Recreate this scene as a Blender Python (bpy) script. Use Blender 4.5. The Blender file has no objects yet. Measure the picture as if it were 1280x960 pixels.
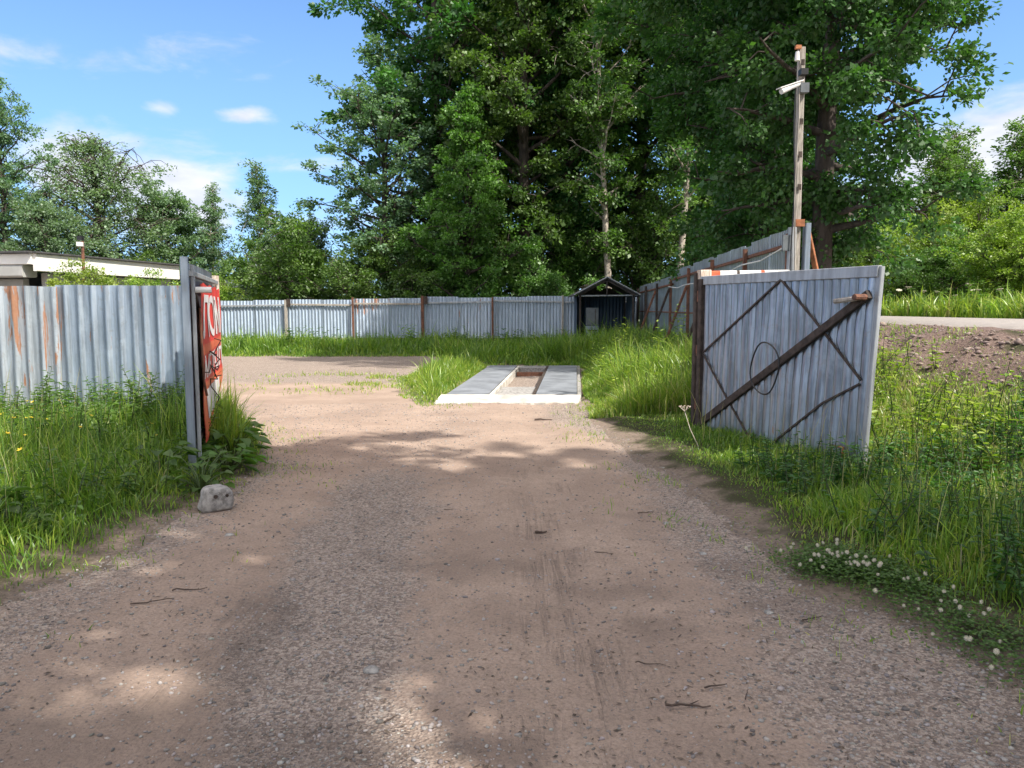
import bpy, math, random
import numpy as np
from mathutils import Vector
R = math.radians
rng = np.random.default_rng(7)
random.seed(7)
scene = bpy.context.scene
COL = scene.collection

# ------------------------------------------------------------------ camera
cam_d = bpy.data.cameras.new('camera'); cam_d.sensor_width = 36; cam_d.lens = 27
cam_d.clip_start = .05; cam_d.clip_end = 3000
cam = bpy.data.objects.new('camera', cam_d); COL.objects.link(cam)
cam.location = (0, 0, 1.6); cam.rotation_euler = (R(90 - 5.65), 0, 0)
scene.camera = cam
scene.render.resolution_x, scene.render.resolution_y = 1024, 768

# ------------------------------------------------------------------ light
SUN_AZ, SUN_EL = 130.0, 50.0       # azimuth clockwise from +Y
sd = Vector((math.sin(R(SUN_AZ)) * math.cos(R(SUN_EL)), math.cos(R(SUN_AZ)) * math.cos(R(SUN_EL)), math.sin(R(SUN_EL))))
sun_d = bpy.data.lights.new('sun', 'SUN'); sun_d.energy = 3.5; sun_d.angle = R(.6); sun_d.color = (1, .94, .85)
sun = bpy.data.objects.new('sun', sun_d); COL.objects.link(sun)
sun.rotation_euler = sd.to_track_quat('Z', 'Y').to_euler()
scene.view_settings.view_transform = 'Standard'; scene.view_settings.look = 'None'
scene.view_settings.exposure = 1.0; scene.view_settings.gamma = 1
scene.view_settings.use_curve_mapping = False

class NT:
    def __init__(s, tree): s.t = tree; s.n = tree.nodes; s.l = tree.links
    def new(s, ty, **kw):
        n = s.n.new(ty)
        for k, v in kw.items(): setattr(n, k, v)
        return n
    def put(s, sock, v):
        if v is None: return
        if isinstance(v, bpy.types.NodeSocket): s.l.new(v, sock)
        else:
            try: sock.default_value = v
            except Exception: sock.default_value = (v[0], v[1], v[2], 1)
    def math(s, op, a, b=None, c=None, clamp=False):
        n = s.new('ShaderNodeMath', operation=op); n.use_clamp = clamp
        s.put(n.inputs[0], a); s.put(n.inputs[1], b)
        if c is not None: s.put(n.inputs[2], c)
        return n.outputs[0]
    def vmul(s, v, k):
        n = s.new('ShaderNodeVectorMath', operation='MULTIPLY'); s.put(n.inputs[0], v); s.put(n.inputs[1], k); return n.outputs[0]
    def noise(s, vec, scale, detail=4, rough=.55, dist=0):
        n = s.new('ShaderNodeTexNoise'); s.put(n.inputs['Vector'], vec)
        n.inputs['Scale'].default_value = scale; n.inputs['Detail'].default_value = detail
        n.inputs['Roughness'].default_value = rough; n.inputs['Distortion'].default_value = dist
        return n.outputs['Fac']
    def vor(s, vec, scale, out='Distance'):
        n = s.new('ShaderNodeTexVoronoi'); s.put(n.inputs['Vector'], vec); n.inputs['Scale'].default_value = scale
        return n.outputs[out]
    def ramp(s, f, a, b, c0=0., c1=1.):
        n = s.new('ShaderNodeMapRange', interpolation_type='SMOOTHSTEP'); s.put(n.inputs[0], f)
        n.inputs[1].default_value = a; n.inputs[2].default_value = b; n.inputs[3].default_value = c0; n.inputs[4].default_value = c1
        return n.outputs[0]
    def mix(s, f, a, b, mode='MIX'):
        n = s.new('ShaderNodeMix', data_type='RGBA', blend_type=mode)
        s.put(n.inputs[0], f)
        for i, v in ((6, a), (7, b)):
            if isinstance(v, tuple): v = (v[0], v[1], v[2], 1)
            s.put(n.inputs[i], v)
        return n.outputs[2]
    def bump(s, h, strength=.3, dist=.02, normal=None):
        n = s.new('ShaderNodeBump'); n.inputs['Strength'].default_value = strength; n.inputs['Distance'].default_value = dist
        s.put(n.inputs['Height'], h)
        if normal is not None: s.put(n.inputs['Normal'], normal)
        return n.outputs[0]

# world: sky plus direction-based clouds
w = bpy.data.worlds.new('World'); scene.world = w; w.use_nodes = True
T = NT(w.node_tree); T.n.clear()
sky = T.new('ShaderNodeTexSky'); sky.sky_type = 'NISHITA'; sky.sun_disc = False
sky.sun_elevation = R(SUN_EL); sky.sun_rotation = R(SUN_AZ)
sky.air_density = 1.0; sky.dust_density = .6; sky.ozone_density = 1.5; sky.altitude = 100
tc = T.new('ShaderNodeTexCoord').outputs['Generated']
sx = T.new('ShaderNodeSeparateXYZ'); T.put(sx.inputs[0], tc)
az = T.math('MULTIPLY', T.math('ARCTAN2', sx.outputs[0], sx.outputs[1]), 57.3)
el = T.math('MULTIPLY', T.math('ARCSINE', sx.outputs[2]), 57.3)
comb = T.new('ShaderNodeCombineXYZ'); T.put(comb.inputs[0], T.math('MULTIPLY', az, .10)); T.put(comb.inputs[1], T.math('MULTIPLY', el, .26))
nz = T.noise(comb.outputs[0], 1.6, 7, .58, .3)
total = None
blobs = [(34, 8.6, 9.5, 3.6, 1.6), (-29, 9.0, 4.5, 3.0, .9), (-23.0, 7.5, 5, 3.8, 1.0), (-33, 12.4, 3.2, 1.1, .5),
         (-23.8, 13.0, 1.7, .75, .8), (-18.6, 13.0, 2.2, .75, .75), (-14, 21.5, 4.0, 1.5, .65), (-21.5, 16.5, 6, 1.6, .48), (-30, 15, 8, 1.4, .42), (-27, 10.6, 10, 1.0, .55),
         (-16, 10.0, 9, 1.1, .5), (-14, 6.0, 12, 2.0, .5), (-36.8, 18.6, 1.2, .9, .5), (24, 16, 3.5, 1.2, .5),
         (70, 12, 15, 5, .8), (-75, 14, 14, 5, .8), (150, 20, 20, 6, .8), (20, 7, 14, 2.5, .5)]
for a, e, wa, we, st in blobs:
    da = T.math('DIVIDE', T.math('SUBTRACT', az, a), wa); de = T.math('DIVIDE', T.math('SUBTRACT', el, e), we)
    r2 = T.math('ADD', T.math('MULTIPLY', da, da), T.math('MULTIPLY', de, de))
    g = T.math('MULTIPLY', T.math('POWER', 2.718, T.math('MULTIPLY', r2, -1.0)), st)
    total = g if total is None else T.math('MAXIMUM', total, g)
cm = T.ramp(T.math('ADD', total, T.math('MULTIPLY', T.math('SUBTRACT', nz, .5), 1.35)), .28, .85)
shade = T.ramp(T.noise(comb.outputs[0], 3.1, 5), .3, .7)
ccol = T.mix(shade, (6.4, 6.5, 7.2), (8.0, 7.9, 8.0))
veil = T.ramp(el, 0.0, 40.0, .42, .0)
skyc = T.mix(veil, sky.outputs[0], (5.6, 7.5, 10.0))
skyc = T.mix(1.0, skyc, (.76, 1.03, 1.36), 'MULTIPLY')
cf = T.mix(T.math('MULTIPLY', cm, .88), skyc, ccol)
# bright clouds added behind and above the view to fill the shade
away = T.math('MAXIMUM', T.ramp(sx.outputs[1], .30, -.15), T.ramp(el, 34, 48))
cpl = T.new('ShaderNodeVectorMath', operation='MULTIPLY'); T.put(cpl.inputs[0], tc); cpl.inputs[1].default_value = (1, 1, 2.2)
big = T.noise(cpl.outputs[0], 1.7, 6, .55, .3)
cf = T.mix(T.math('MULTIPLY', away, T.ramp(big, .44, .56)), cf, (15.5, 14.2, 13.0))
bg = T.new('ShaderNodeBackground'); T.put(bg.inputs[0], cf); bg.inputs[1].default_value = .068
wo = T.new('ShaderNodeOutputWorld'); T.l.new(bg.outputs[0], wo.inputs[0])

# ------------------------------------------------------------------ materials
def mat(name):
    m = bpy.data.materials.new(name); m.use_nodes = True
    t = NT(m.node_tree); b = t.n['Principled BSDF']
    return m, t, b
def objco(t): return t.new('ShaderNodeTexCoord').outputs['Object']
def simple(name, col, rough=.6, metal=0, var=.25, scale=6, bump=.15, stretch=(1, 1, 1), second=None, spec=None):
    m, t, b = mat(name); co = t.vmul(objco(t), stretch)
    n = t.noise(co, scale, 6, .62)
    c2 = second or tuple(c * (1 - var) for c in col)
    f = t.ramp(n, .32, .68)
    t.put(b.inputs['Base Color'], t.mix(f, c2, tuple(min(1, c * (1 + var * .5)) for c in col)))
    b.inputs['Roughness'].default_value = rough; b.inputs['Metallic'].default_value = metal
    if spec is not None: b.inputs['Specular IOR Level'].default_value = spec
    if bump: t.put(b.inputs['Normal'], t.bump(t.noise(co, scale * 5, 5), bump, .01))
    return m

def galv(name, base, rust_amt=.1, metal=.45, rough=.42, dirt=.5, rust_col=(.30, .10, .045), fine=14):
    m, t, b = mat(name)
    co = objco(t); oi = t.new('ShaderNodeObjectInfo').outputs['Random']
    cb = t.new('ShaderNodeVectorMath', operation='ADD'); t.put(cb.inputs[0], co)
    cx = t.new('ShaderNodeCombineXYZ'); t.put(cx.inputs[0], t.math('MULTIPLY', oi, 37.)); t.put(cb.inputs[1], cx.outputs[0])
    co = cb.outputs[0]
    st = t.noise(t.vmul(co, (fine, fine, .9)), 1, 5, .66)
    bl = t.noise(co, 3.2, 6, .7)
    sp = t.vor(co, 26, 'Color')
    c = t.mix(t.ramp(st, .35, .65), tuple(x * (1 - .42 * dirt) for x in base), tuple(min(1, x * 1.12) for x in base))
    c = t.mix(t.math('MULTIPLY', t.ramp(bl, .5, .72), .55), c, (base[0] * 1.25, base[1] * 1.24, base[2] * 1.2))
    c = t.mix(t.math('MULTIPLY', t.ramp(t.noise(co, 9, 5, .7), .56, .66), .35 * dirt), c, (.30, .27, .24))
    rn = t.noise(t.vmul(co, (7, 7, .8)), 1, 7, .68, .4)
    rm = t.ramp(t.math('ADD', rn, t.math('MULTIPLY', t.math('SUBTRACT', oi, .5), .06)), .70 - rust_amt, .74 - rust_amt)
    rc = t.mix(t.noise(co, 22, 4), rust_col, tuple(x * 1.7 for x in rust_col))
    t.put(b.inputs['Base Color'], t.mix(rm, c, rc))
    t.put(b.inputs['Metallic'], t.math('MULTIPLY', t.math('SUBTRACT', 1.0, rm), metal))
    t.put(b.inputs['Roughness'], t.math('ADD', t.math('MULTIPLY', bl, .3), rough - .12))
    t.put(b.inputs['Normal'], t.bump(t.noise(co, 5, 4), .25, .02))
    return m

def foliage(name, hue=(1, 1, 1), trans=.38, rough=.5):
    m, t, b = mat(name)
    t.n.remove(b)
    at = t.new('ShaderNodeAttribute'); at.attribute_name = 'Col'
    oi = t.new('ShaderNodeObjectInfo').outputs['Random']
    c = t.mix(1.0, at.outputs['Color'], hue, 'MULTIPLY')
    hs = t.new('ShaderNodeHueSaturation'); t.put(hs.inputs['Hue'], t.math('ADD', .497, t.math('MULTIPLY', oi, .02)))
    t.put(hs.inputs['Value'], t.math('ADD', .88, t.math('MULTIPLY', oi, .28))); t.put(hs.inputs['Color'], c); hs.inputs['Saturation'].default_value = 1
    d = t.new('ShaderNodeBsdfDiffuse'); t.put(d.inputs[0], hs.outputs[0])
    tr = t.new('ShaderNodeBsdfTranslucent'); t.put(tr.inputs[0], t.mix(1.0, hs.outputs[0], (1.25, 1.45, .6), 'MULTIPLY'))
    gl = t.new('ShaderNodeBsdfGlossy'); gl.inputs['Roughness'].default_value = rough; t.put(gl.inputs[0], (.6, .62, .6))
    m1 = t.new('ShaderNodeMixShader'); m1.inputs[0].default_value = trans; t.l.new(d.outputs[0], m1.inputs[1]); t.l.new(tr.outputs[0], m1.inputs[2])
    m2 = t.new('ShaderNodeMixShader'); m2.inputs[0].default_value = .07; t.l.new(m1.outputs[0], m2.inputs[1]); t.l.new(gl.outputs[0], m2.inputs[2])
    t.l.new(m2.outputs[0], t.n['Material Output'].inputs[0])
    return m

M = {}
M['grass'] = foliage('grass', trans=.42, rough=.4)
M['leaf'] = foliage('leaf')
M['leaf_pale'] = foliage('leaf_pale', (.88, 1.06, 1.0))
M['petal'] = simple('petal', (.62, .58, .46), .7, var=.1, bump=0)
M['yellow'] = simple('yellow_petal', (.75, .55, .03), .6, var=.1, bump=0)
M['bark_dark'] = simple('bark_dark', (.075, .058, .047), .95, var=.5, scale=9, bump=.9, stretch=(1, 1, .3))
M['bark_pale'] = simple('bark_pale', (.42, .37, .30), .9, var=.5, scale=7, bump=.6, stretch=(1, 1, .8), second=(.16, .13, .11))
M['galv'] = galv('galvanised_sheet', (.36, .43, .51), .02, .35, .44, .5)
M['galv_left'] = galv('galvanised_sheet_stained', (.44, .51, .59), .085, .6, .40, .7, (.27, .135, .08))
M['galv_dark'] = galv('galvanised_sheet_dull', (.26, .31, .37), .0, .35, .5, .7)
M['galv_gate'] = galv('galvanised_sheet_weathered', (.34, .39, .46), .05, .85, .34, 1.1, (.24, .15, .11), 13)
M['galv_rusty'] = galv('galvanised_sheet_rusted', (.42, .47, .52), .17, .3, .5, .8, (.27, .135, .08))
M['shed_sheet'] = simple('shade_toned_sheet', (.05, .08, .12), .5, .2, .35, 6, .2, (8, 8, 1))  # shade inside the shelter is put into this wall colour
M['galv_light'] = galv('galvanised_sheet_pale', (.50, .58, .66), .01, .3, .45, .5)
M['zinc'] = galv('zinc_steel', (.40, .42, .44), .03, .4, .5, .6)
M['rust'] = simple('rusty_steel', (.20, .085, .05), .85, .1, .5, 14, .5, second=(.10, .05, .035))
M['rust_bright'] = simple('bright_rust', (.42, .16, .07), .85, 0, .4, 10, .4)
M['dark_steel'] = simple('dark_steel', (.075, .055, .045), .8, .2, .5, 12, .5)
M['old_wood'] = simple('weathered_wood', (.42, .38, .33), .9, 0, .4, 10, .6, (6, 6, .5), second=(.24, .21, .18))
M['pale_wood'] = simple('pale_flaking_paint', (.62, .56, .48), .85, 0, .3, 12, .4, (3, 3, .6), second=(.38, .28, .21))
M['white_paint'] = simple('white_paint', (.80, .78, .75), .6, 0, .12, 5, .1)
M['red_paint'] = simple('red_paint', (.62, .12, .05), .6, 0, .25, 8, .1)
M['banner_red'] = simple('banner_red', (.70, .055, .045), .5, 0, .18, 4, .2)
M['banner_orange'] = simple('banner_orange', (.75, .15, .07), .5, 0, .18, 4, .2)
M['banner_white'] = simple('banner_white', (.72, .68, .67), .55, 0, .12, 5, .1)
M['concrete'] = simple('concrete', (.38, .365, .345), .9, 0, .45, 20, 1.0)
M['white_concrete'] = simple('limewashed_concrete', (.62, .58, .52), .85, 0, .40, 3.2, .8)
M['deck'] = simple('deck_plate', (.26, .28, .31), .6, .15, .28, 2.2, .15)
M['black'] = simple('black_plastic', (.02, .02, .022), .45, 0, .3, 10, 0)
M['grey_box'] = simple('grey_enamel', (.14, .155, .165), .5, .1, .25, 5, .1)
M['roof_felt'] = simple('roof_felt', (.07, .068, .07), .85, 0, .4, 8, .4)
M['fascia'] = simple('fascia_white', (.86, .84, .79), .6, 0, .07, 3, .06)
M['wall_grey'] = simple('wall_grey', (.42, .42, .40), .8, 0, .15, 3, .2)
M['shed_timber'] = simple('shed_timber', (.06, .05, .045), .9, 0, .4, 8, .4)
M['twig'] = simple('twig', (.10, .07, .055), .9, 0, .4, 20, .3)
M['far_roof'] = simple('far_roof', (.45, .50, .55), .5, .3, .15, 3, 0)

# attribute driven stone / litter
def attrmat(name, rough=.85):
    m, t, b = mat(name); at = t.new('ShaderNodeAttribute'); at.attribute_name = 'Col'
    t.put(b.inputs['Base Color'], t.mix(t.ramp(t.noise(objco(t), 90, 3), .3, .7, 0, .35), at.outputs['Color'], (.16, .13, .11)))
    b.inputs['Roughness'].default_value = rough; return m
M['stone'] = attrmat('stone'); M['litter'] = attrmat('litter')

# driveway
m, t, b = mat('dirt_and_gravel'); co = objco(t)
ga = t.new('ShaderNodeAttribute'); ga.attribute_name = 'Col'
sep = t.new('ShaderNodeSeparateColor'); t.put(sep.inputs[0], ga.outputs['Color'])
grav, track, damp = sep.outputs[0], sep.outputs[1], sep.outputs[2]
n1 = t.noise(co, 1.1, 6, .6); n2 = t.noise(co, 7, 6, .65); n3 = t.noise(co, 60, 5, .7)
sand = t.mix(t.ramp(n1, .3, .7), (.35, .262, .208), (.49, .372, .295))
sand = t.mix(t.math('MULTIPLY', t.ramp(n2, .45, .75), .5), sand, (.30, .235, .185))
sand = t.mix(t.ramp(n3, .35, .72, 0, .62), sand, (.20, .15, .12))
vc = t.vor(co, 75, 'Color'); vs = t.new('ShaderNodeSeparateColor'); t.put(vs.inputs[0], vc)
peb = t.mix(t.ramp(vs.outputs[0], .2, .95), (.20, .168, .15), (.58, .495, .43))
gm = t.ramp(t.math('ADD', grav, t.math('MULTIPLY', t.math('SUBTRACT', n2, .5), .9)), .35, .75)
c = t.mix(t.math('MULTIPLY', gm, .62), sand, peb)
tv = t.noise(t.vmul(co, (22, 1.1, 1)), 1, 5, .65, .9)
tm = t.math('MULTIPLY', t.math('MULTIPLY', track, t.ramp(tv, .45, .62)), t.ramp(t.noise(co, 1.7, 4), .42, .6))
c = t.mix(t.math('MULTIPLY', tm, .22), c, (.19, .145, .115))
c = t.mix(t.math('MULTIPLY', damp, .55), c, (.15, .115, .095))
sp = t.ramp(t.vor(co, 38), .12, .2, 1, 0)
spm = t.math('MULTIPLY', sp, t.ramp(t.noise(co, 3.3, 3), .5, .62))
c = t.mix(t.math('MULTIPLY', spm, .65), c, (.11, .085, .07))
t.put(b.inputs['Base Color'], c); b.inputs['Roughness'].default_value = .95; b.inputs['Specular IOR Level'].default_value = .2
h = t.math('ADD', t.math('MULTIPLY', t.vor(co, 75), t.math('ADD', .25, gm)), t.math('ADD', t.math('MULTIPLY', n3, .8), t.math('MULTIPLY', n2, 1.2)))
h = t.math('SUBTRACT', h, t.math('MULTIPLY', tm, .8))
t.put(b.inputs['Normal'], t.bump(h, .85, .018))
M['drive'] = m
# ground under grass and bare bank
m, t, b = mat('soil'); co = objco(t)
ga = t.new('ShaderNodeAttribute'); ga.attribute_name = 'Col'
sep = t.new('ShaderNodeSeparateColor'); t.put(sep.inputs[0], ga.outputs['Color'])
n2 = t.noise(co, 5, 6, .65); n3 = t.noise(co, 30, 6, .7)
soil = t.mix(n2, (.085, .07, .045), (.06, .075, .025))
bank = t.mix(t.ramp(n3, .3, .7), (.15, .10, .085), (.30, .22, .185))
bank = t.mix(t.ramp(t.vor(co, 18), .12, .05), bank, (.42, .38, .35))
edge = t.mix(t.ramp(n3, .35, .7), (.24, .185, .145), (.38, .30, .24))
c = t.mix(sep.outputs[0], soil, bank); c = t.mix(sep.outputs[1], c, edge)
t.put(b.inputs['Base Color'], c); b.inputs['Roughness'].default_value = .95; b.inputs['Specular IOR Level'].default_value = .2
t.put(b.inputs['Normal'], t.bump(t.math('ADD', n2, n3), 1, .05)); M['soil'] = m
M['road'] = simple('old_asphalt', (.36, .32, .29), .9, 0, .15, 8, .4)

# ------------------------------------------------------------------ object helpers
def tag(o, label=None, cat=None, group=None, kind=None):
    if label: o['label'] = label
    if cat: o['category'] = cat
    if group: o['group'] = group
    if kind: o['kind'] = kind
    return o
def empty(name, loc=(0, 0, 0), rz=0):
    o = bpy.data.objects.new(name, None); o.location = loc; o.rotation_euler = (0, 0, rz); o.empty_display_size = .2
    COL.objects.link(o); return o
def link(name, me, m, parent=None):
    if m is not None and not me.materials: me.materials.append(m)
    o = bpy.data.objects.new(name, me); COL.objects.link(o)
    if parent: o.parent = parent
    return o
def qmesh(name, V, F, col=None, smooth=False):
    """fast mesh: V (n,3), F (k,4)"""
    V = np.ascontiguousarray(V, dtype=np.float32); F = np.ascontiguousarray(F, dtype=np.int32)
    me = bpy.data.meshes.new(name); n = F.shape[1]
    me.vertices.add(len(V)); me.vertices.foreach_set('co', V.ravel())
    me.loops.add(F.size); me.loops.foreach_set('vertex_index', F.ravel())
    me.polygons.add(len(F)); me.polygons.foreach_set('loop_start', np.arange(len(F), dtype=np.int32) * n)
    me.polygons.foreach_set('loop_total', np.full(len(F), n, dtype=np.int32))
    if smooth: me.polygons.foreach_set('use_smooth', np.ones(len(F), dtype=bool))
    me.update(calc_edges=True)
    if col is not None:
        a = me.attributes.new('Col', 'FLOAT_COLOR', 'POINT')
        c = np.ones((len(V), 4), dtype=np.float32); c[:, :3] = col; a.data.foreach_set('color', c.ravel())
    return me
class MB:
    def __init__(s): s.v = []; s.f = []
    def beam(s, p, q, w, h, up=(0, 0, 1)):
        p = Vector(p); q = Vector(q); d = (q - p).normalized(); u = Vector(up)
        if abs(d.dot(u)) > .98: u = Vector((0, 1, 0))
        sd_ = d.cross(u).normalized(); u = sd_.cross(d).normalized(); k = len(s.v)
        b = min(w, h) * .12
        for c_ in (p, q):
            for a, e in ((-w/2, -h/2+b), (-w/2+b, -h/2), (w/2-b, -h/2), (w/2, -h/2+b), (w/2, h/2-b), (w/2-b, h/2), (-w/2+b, h/2), (-w/2, h/2-b)):
                s.v.append(tuple(c_ + sd_ * a + u * e))
        for i in range(8): s.f.append((k+i, k+(i+1) % 8, k+8+(i+1) % 8, k+8+i))
        s.f.append(tuple(k+i for i in range(7, -1, -1))); s.f.append(tuple(k+8+i for i in range(8)))
        return s
    def box(s, c, sx_, sy_, sz, rz=0):
        c = Vector(c); return s.beam(c - Vector((0, 0, sz/2)), c + Vector((0, 0, sz/2)), sx_, sy_, (-math.sin(rz), math.cos(rz), 0)) if rz else s._box(c, sx_, sy_, sz)
    def _box(s, c, a, b_, d):
        k = len(s.v)
        for z in (-d/2, d/2):
            for x, y in ((-a/2, -b_/2), (a/2, -b_/2), (a/2, b_/2), (-a/2, b_/2)): s.v.append((c[0]+x, c[1]+y, c[2]+z))
        s.f += [(k, k+3, k+2, k+1), (k+4, k+5, k+6, k+7)] + [(k+i, k+(i+1) % 4, k+4+(i+1) % 4, k+4+i) for i in range(4)]
        return s
    def tube(s, pts, r, n=6, cap=True):
        pts = [Vector(p) for p in pts]; k = len(s.v); rs = r if isinstance(r, (list, tuple)) else [r] * len(pts)
        ref = Vector((.31, .17, .93)); 
        for i, p in enumerate(pts):
            d = (pts[min(i+1, len(pts)-1)] - pts[max(i-1, 0)])
            d = d.normalized() if d.length > 1e-9 else Vector((0, 0, 1))
            a = d.cross(ref).normalized() if abs(d.dot(ref)) < .97 else d.cross(Vector((1, 0, 0))).normalized(); b_ = d.cross(a)
            for j in range(n):
                t_ = 2*math.pi*j/n; s.v.append(tuple(p + (a*math.cos(t_) + b_*math.sin(t_)) * rs[i]))
        for i in range(len(pts)-1):
            for j in range(n): s.f.append((k+i*n+j, k+i*n+(j+1) % n, k+(i+1)*n+(j+1) % n, k+(i+1)*n+j))
        if cap: s.f.append(tuple(k+j for j in range(n-1, -1, -1))); s.f.append(tuple(k+(len(pts)-1)*n+j for j in range(n)))
        return s
    def prism(s, poly, ax, thick, org=(0, 0, 0)):
        """poly list of 3D points (planar), extruded along vector ax*thick"""
        k = len(s.v); n = len(poly); a = Vector(ax) * thick; o = Vector(org)
        for p in poly: s.v.append(tuple(Vector(p) + o))
        for p in poly: s.v.append(tuple(Vector(p) + o + a))
        s.f.append(tuple(k+i for i in range(n-1, -1, -1))); s.f.append(tuple(k+n+i for i in range(n)))
        for i in range(n): s.f.append((k+i, k+(i+1) % n, k+n+(i+1) % n, k+n+i))
        return s
    def build(s, name, m, parent=None, smooth=False):
        me = bpy.data.meshes.new(name); me.from_pydata(s.v, [], s.f); me.update()
        if smooth: me.shade_smooth()
        return link(name, me, m, parent)
def dup(o, loc, rz, sc=1, flip=1):
    c_ = o.copy(); COL.objects.link(c_); c_.location = loc; c_.rotation_euler = (0, 0, rz)
    c_.scale = sc if isinstance(sc, tuple) else (sc * flip, sc, sc)
    for ch in o.children:
        d = ch.copy(); COL.objects.link(d); d.parent = c_
        for g_ in ch.children:
            e = g_.copy(); COL.objects.link(e); e.parent = d
    return c_

# smooth value noise in numpy
def vnoise(x, y, seed=0):
    x = np.asarray(x, float); y = np.asarray(y, float)
    xi = np.floor(x).astype(np.int64); yi = np.floor(y).astype(np.int64); xf = x - xi; yf = y - yi
    def hsh(a, b_):
        n = (a * 374761393 + b_ * 668265263 + seed * 974711) & 0x7fffffff
        n = ((n ^ (n >> 13)) * 1274126177) & 0x7fffffff
        return ((n ^ (n >> 16)) & 0xffff) / 65535.
    u = xf*xf*(3-2*xf); v = yf*yf*(3-2*yf)
    return (hsh(xi, yi)*(1-u)+hsh(xi+1, yi)*u)*(1-v) + (hsh(xi, yi+1)*(1-u)+hsh(xi+1, yi+1)*u)*v
def fbm(x, y, seed=0, o=4):
    s_ = 0; a = .5
    for i in range(o): s_ = s_ + a*vnoise(x*2**i, y*2**i, seed+i); a *= .5
    return s_
def sst(x, a, b_):
    t_ = np.clip((x-a)/(b_-a), 0, 1); return t_*t_*(3-2*t_)

# ------------------------------------------------------------------ terrain
LX = ([-5, 2.5, 3.87, 4.5, 5.0, 5.8, 6.4, 7.4, 8.6, 9.9, 11.2, 13], [-4.2, -3.2, -2.75, -2.55, -2.45, -2.45, -2.3, -2.4, -2.85, -3.35, -4.6, -16])
RX = ([-5, 2.5, 3, 3.9, 4.2, 5.5, 7, 7.8, 10.5, 13, 14, 22], [3.2, 2.3, 2.1, 1.95, 1.68, 1.55, 1.52, 1.36, 1.18, 1.22, 1.3, 2.0])
ISL = np.array([(-1.42, 12.75), (-1.75, 13.8), (-2.2, 15.2), (-2.6, 17.0), (-2.3, 18.8), (-1.4, 20.6), (-.5, 21.2), (-.72, 19), (-1.2, 14)])
def poly_sd(px, py, P):
    """signed distance, positive inside"""
    d = np.full(px.shape, 1e9); ins = np.zeros(px.shape, bool)
    for i in range(len(P)):
        a = P[i]; b_ = P[(i+1) % len(P)]; e = b_-a
        t_ = np.clip(((px-a[0])*e[0]+(py-a[1])*e[1])/(e@e), 0, 1)
        d = np.minimum(d, np.hypot(px-a[0]-t_*e[0], py-a[1]-t_*e[1]))
        c_ = ((a[1] > py) != (b_[1] > py)) & (px < (b_[0]-a[0])*(py-a[1])/(b_[1]-a[1]+1e-12)+a[0]); ins ^= c_
    return np.where(ins, d, -d)
def drive_sd(x, y):
    """positive inside bare driveway, metres from its edge"""
    xl = np.interp(y, *LX); xr = np.interp(y, *RX)
    far = np.where(x < -1.2, 25.4, 21.2) + 0*x
    far = 25.4 - 4.2*sst(x, -3.0, -.4)
    s_ = np.minimum(np.minimum(x-xl, xr-x), far-y)
    s_ = np.minimum(s_, -poly_sd(x, y, ISL))
    return s_ + (fbm(x*1.3, y*1.3, 3)-.47)*.9*np.clip(.25+np.abs(y)/20, .3, 1)
def fence_x(y): return 3.6 + .0435*y
def height(x, y):
    x = np.asarray(x, float); y = np.asarray(y, float)
    z = 1.24*sst(x, 3.1, 7.2)
    inside = sst(y, 10.6, 12.5)*(1-sst(x, fence_x(y)-.1, fence_x(y)+.3))
    zi = .30*sst(x, 1.6, fence_x(y)-.3)
    z = z*(1-inside) + zi*inside
    z = z + .10*sst(-x, 3.0, 4.6)*sst(-y, -11, -8)
    dm = drive_sd(x, y)
    z = z + .05*sst(-dm, 0, .8)*(x > -20)
    bank = sst(x, 4.6, 5.6)*(1-sst(x, 6.3, 7.2))
    z = z + bank*((fbm(x*2.2, y*2.2, 9, 5)-.47)*.38)
    verge = sst(-dm, .2, 1.5)*(np.hypot(x, y) < 60)
    z = z + verge*(fbm(x*1.7, y*1.7, 21)-.47)*.10*(1-bank)
    # ruts
    ins = sst(dm, 0, .5)
    for cx_, wd, dp in ((.30, .26, .022), (-1.25, .32, .025)):
        xc = cx_ - .012*(y-3)*(cx_ < 0)
        z = z - ins*dp*np.exp(-((x-xc)/wd)**2)
    z = z + ins*(fbm(x*2.2, y*2.2, 33)-.47)*.03 + ins*(fbm(x*9, y*9, 37, 3)-.44)*.012
    # scale pit
    pit = scale_uv(x, y); ip = (pit[0] > -1.22) & (pit[0] < 1.22) & (pit[1] > 13.2) & (pit[1] < 20.3)
    z = np.where(ip, -.10 + .05*fbm(x*3, y*3, 41), z)
    flat = sst(x, 7.3, 7.6)*(1-sst(x, 13.4, 13.9))
    z = z*(1-flat) + 1.26*flat
    return z
SK = .083
def scale_uv(x, y): return x - SK*(y-13.4) - .02, y

ax_ = np.concatenate([-np.geomspace(800, 15.5, 26), np.arange(-15, 9.0, .075), np.arange(9.0, 17, .25), np.geomspace(17.3, 800, 26)])
ay_ = np.concatenate([-np.geomspace(800, 6, 18), np.arange(-5, 2, .5), np.arange(2, 13, .065), np.arange(13, 31, .12), np.geomspace(31.2, 900, 40)])
GX, GY = np.meshgrid(ax_, ay_)
GZ = height(GX, GY)
nx_, ny_ = len(ax_), len(ay_)
Vt = np.stack([GX, GY, GZ], -1).reshape(-1, 3)
idx = np.arange(nx_*ny_).reshape(ny_, nx_)
Ft = np.stack([idx[:-1, :-1], idx[:-1, 1:], idx[1:, 1:], idx[1:, :-1]], -1).reshape(-1, 4)
cxy = Vt[Ft].mean(1)
dsd = drive_sd(cxy[:, 0], cxy[:, 1])
isdrv = (dsd > 0) & (cxy[:, 1] < 40) & (cxy[:, 1] > -6) & (cxy[:, 0] > -16)
dsv = drive_sd(Vt[:, 0], Vt[:, 1])
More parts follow.
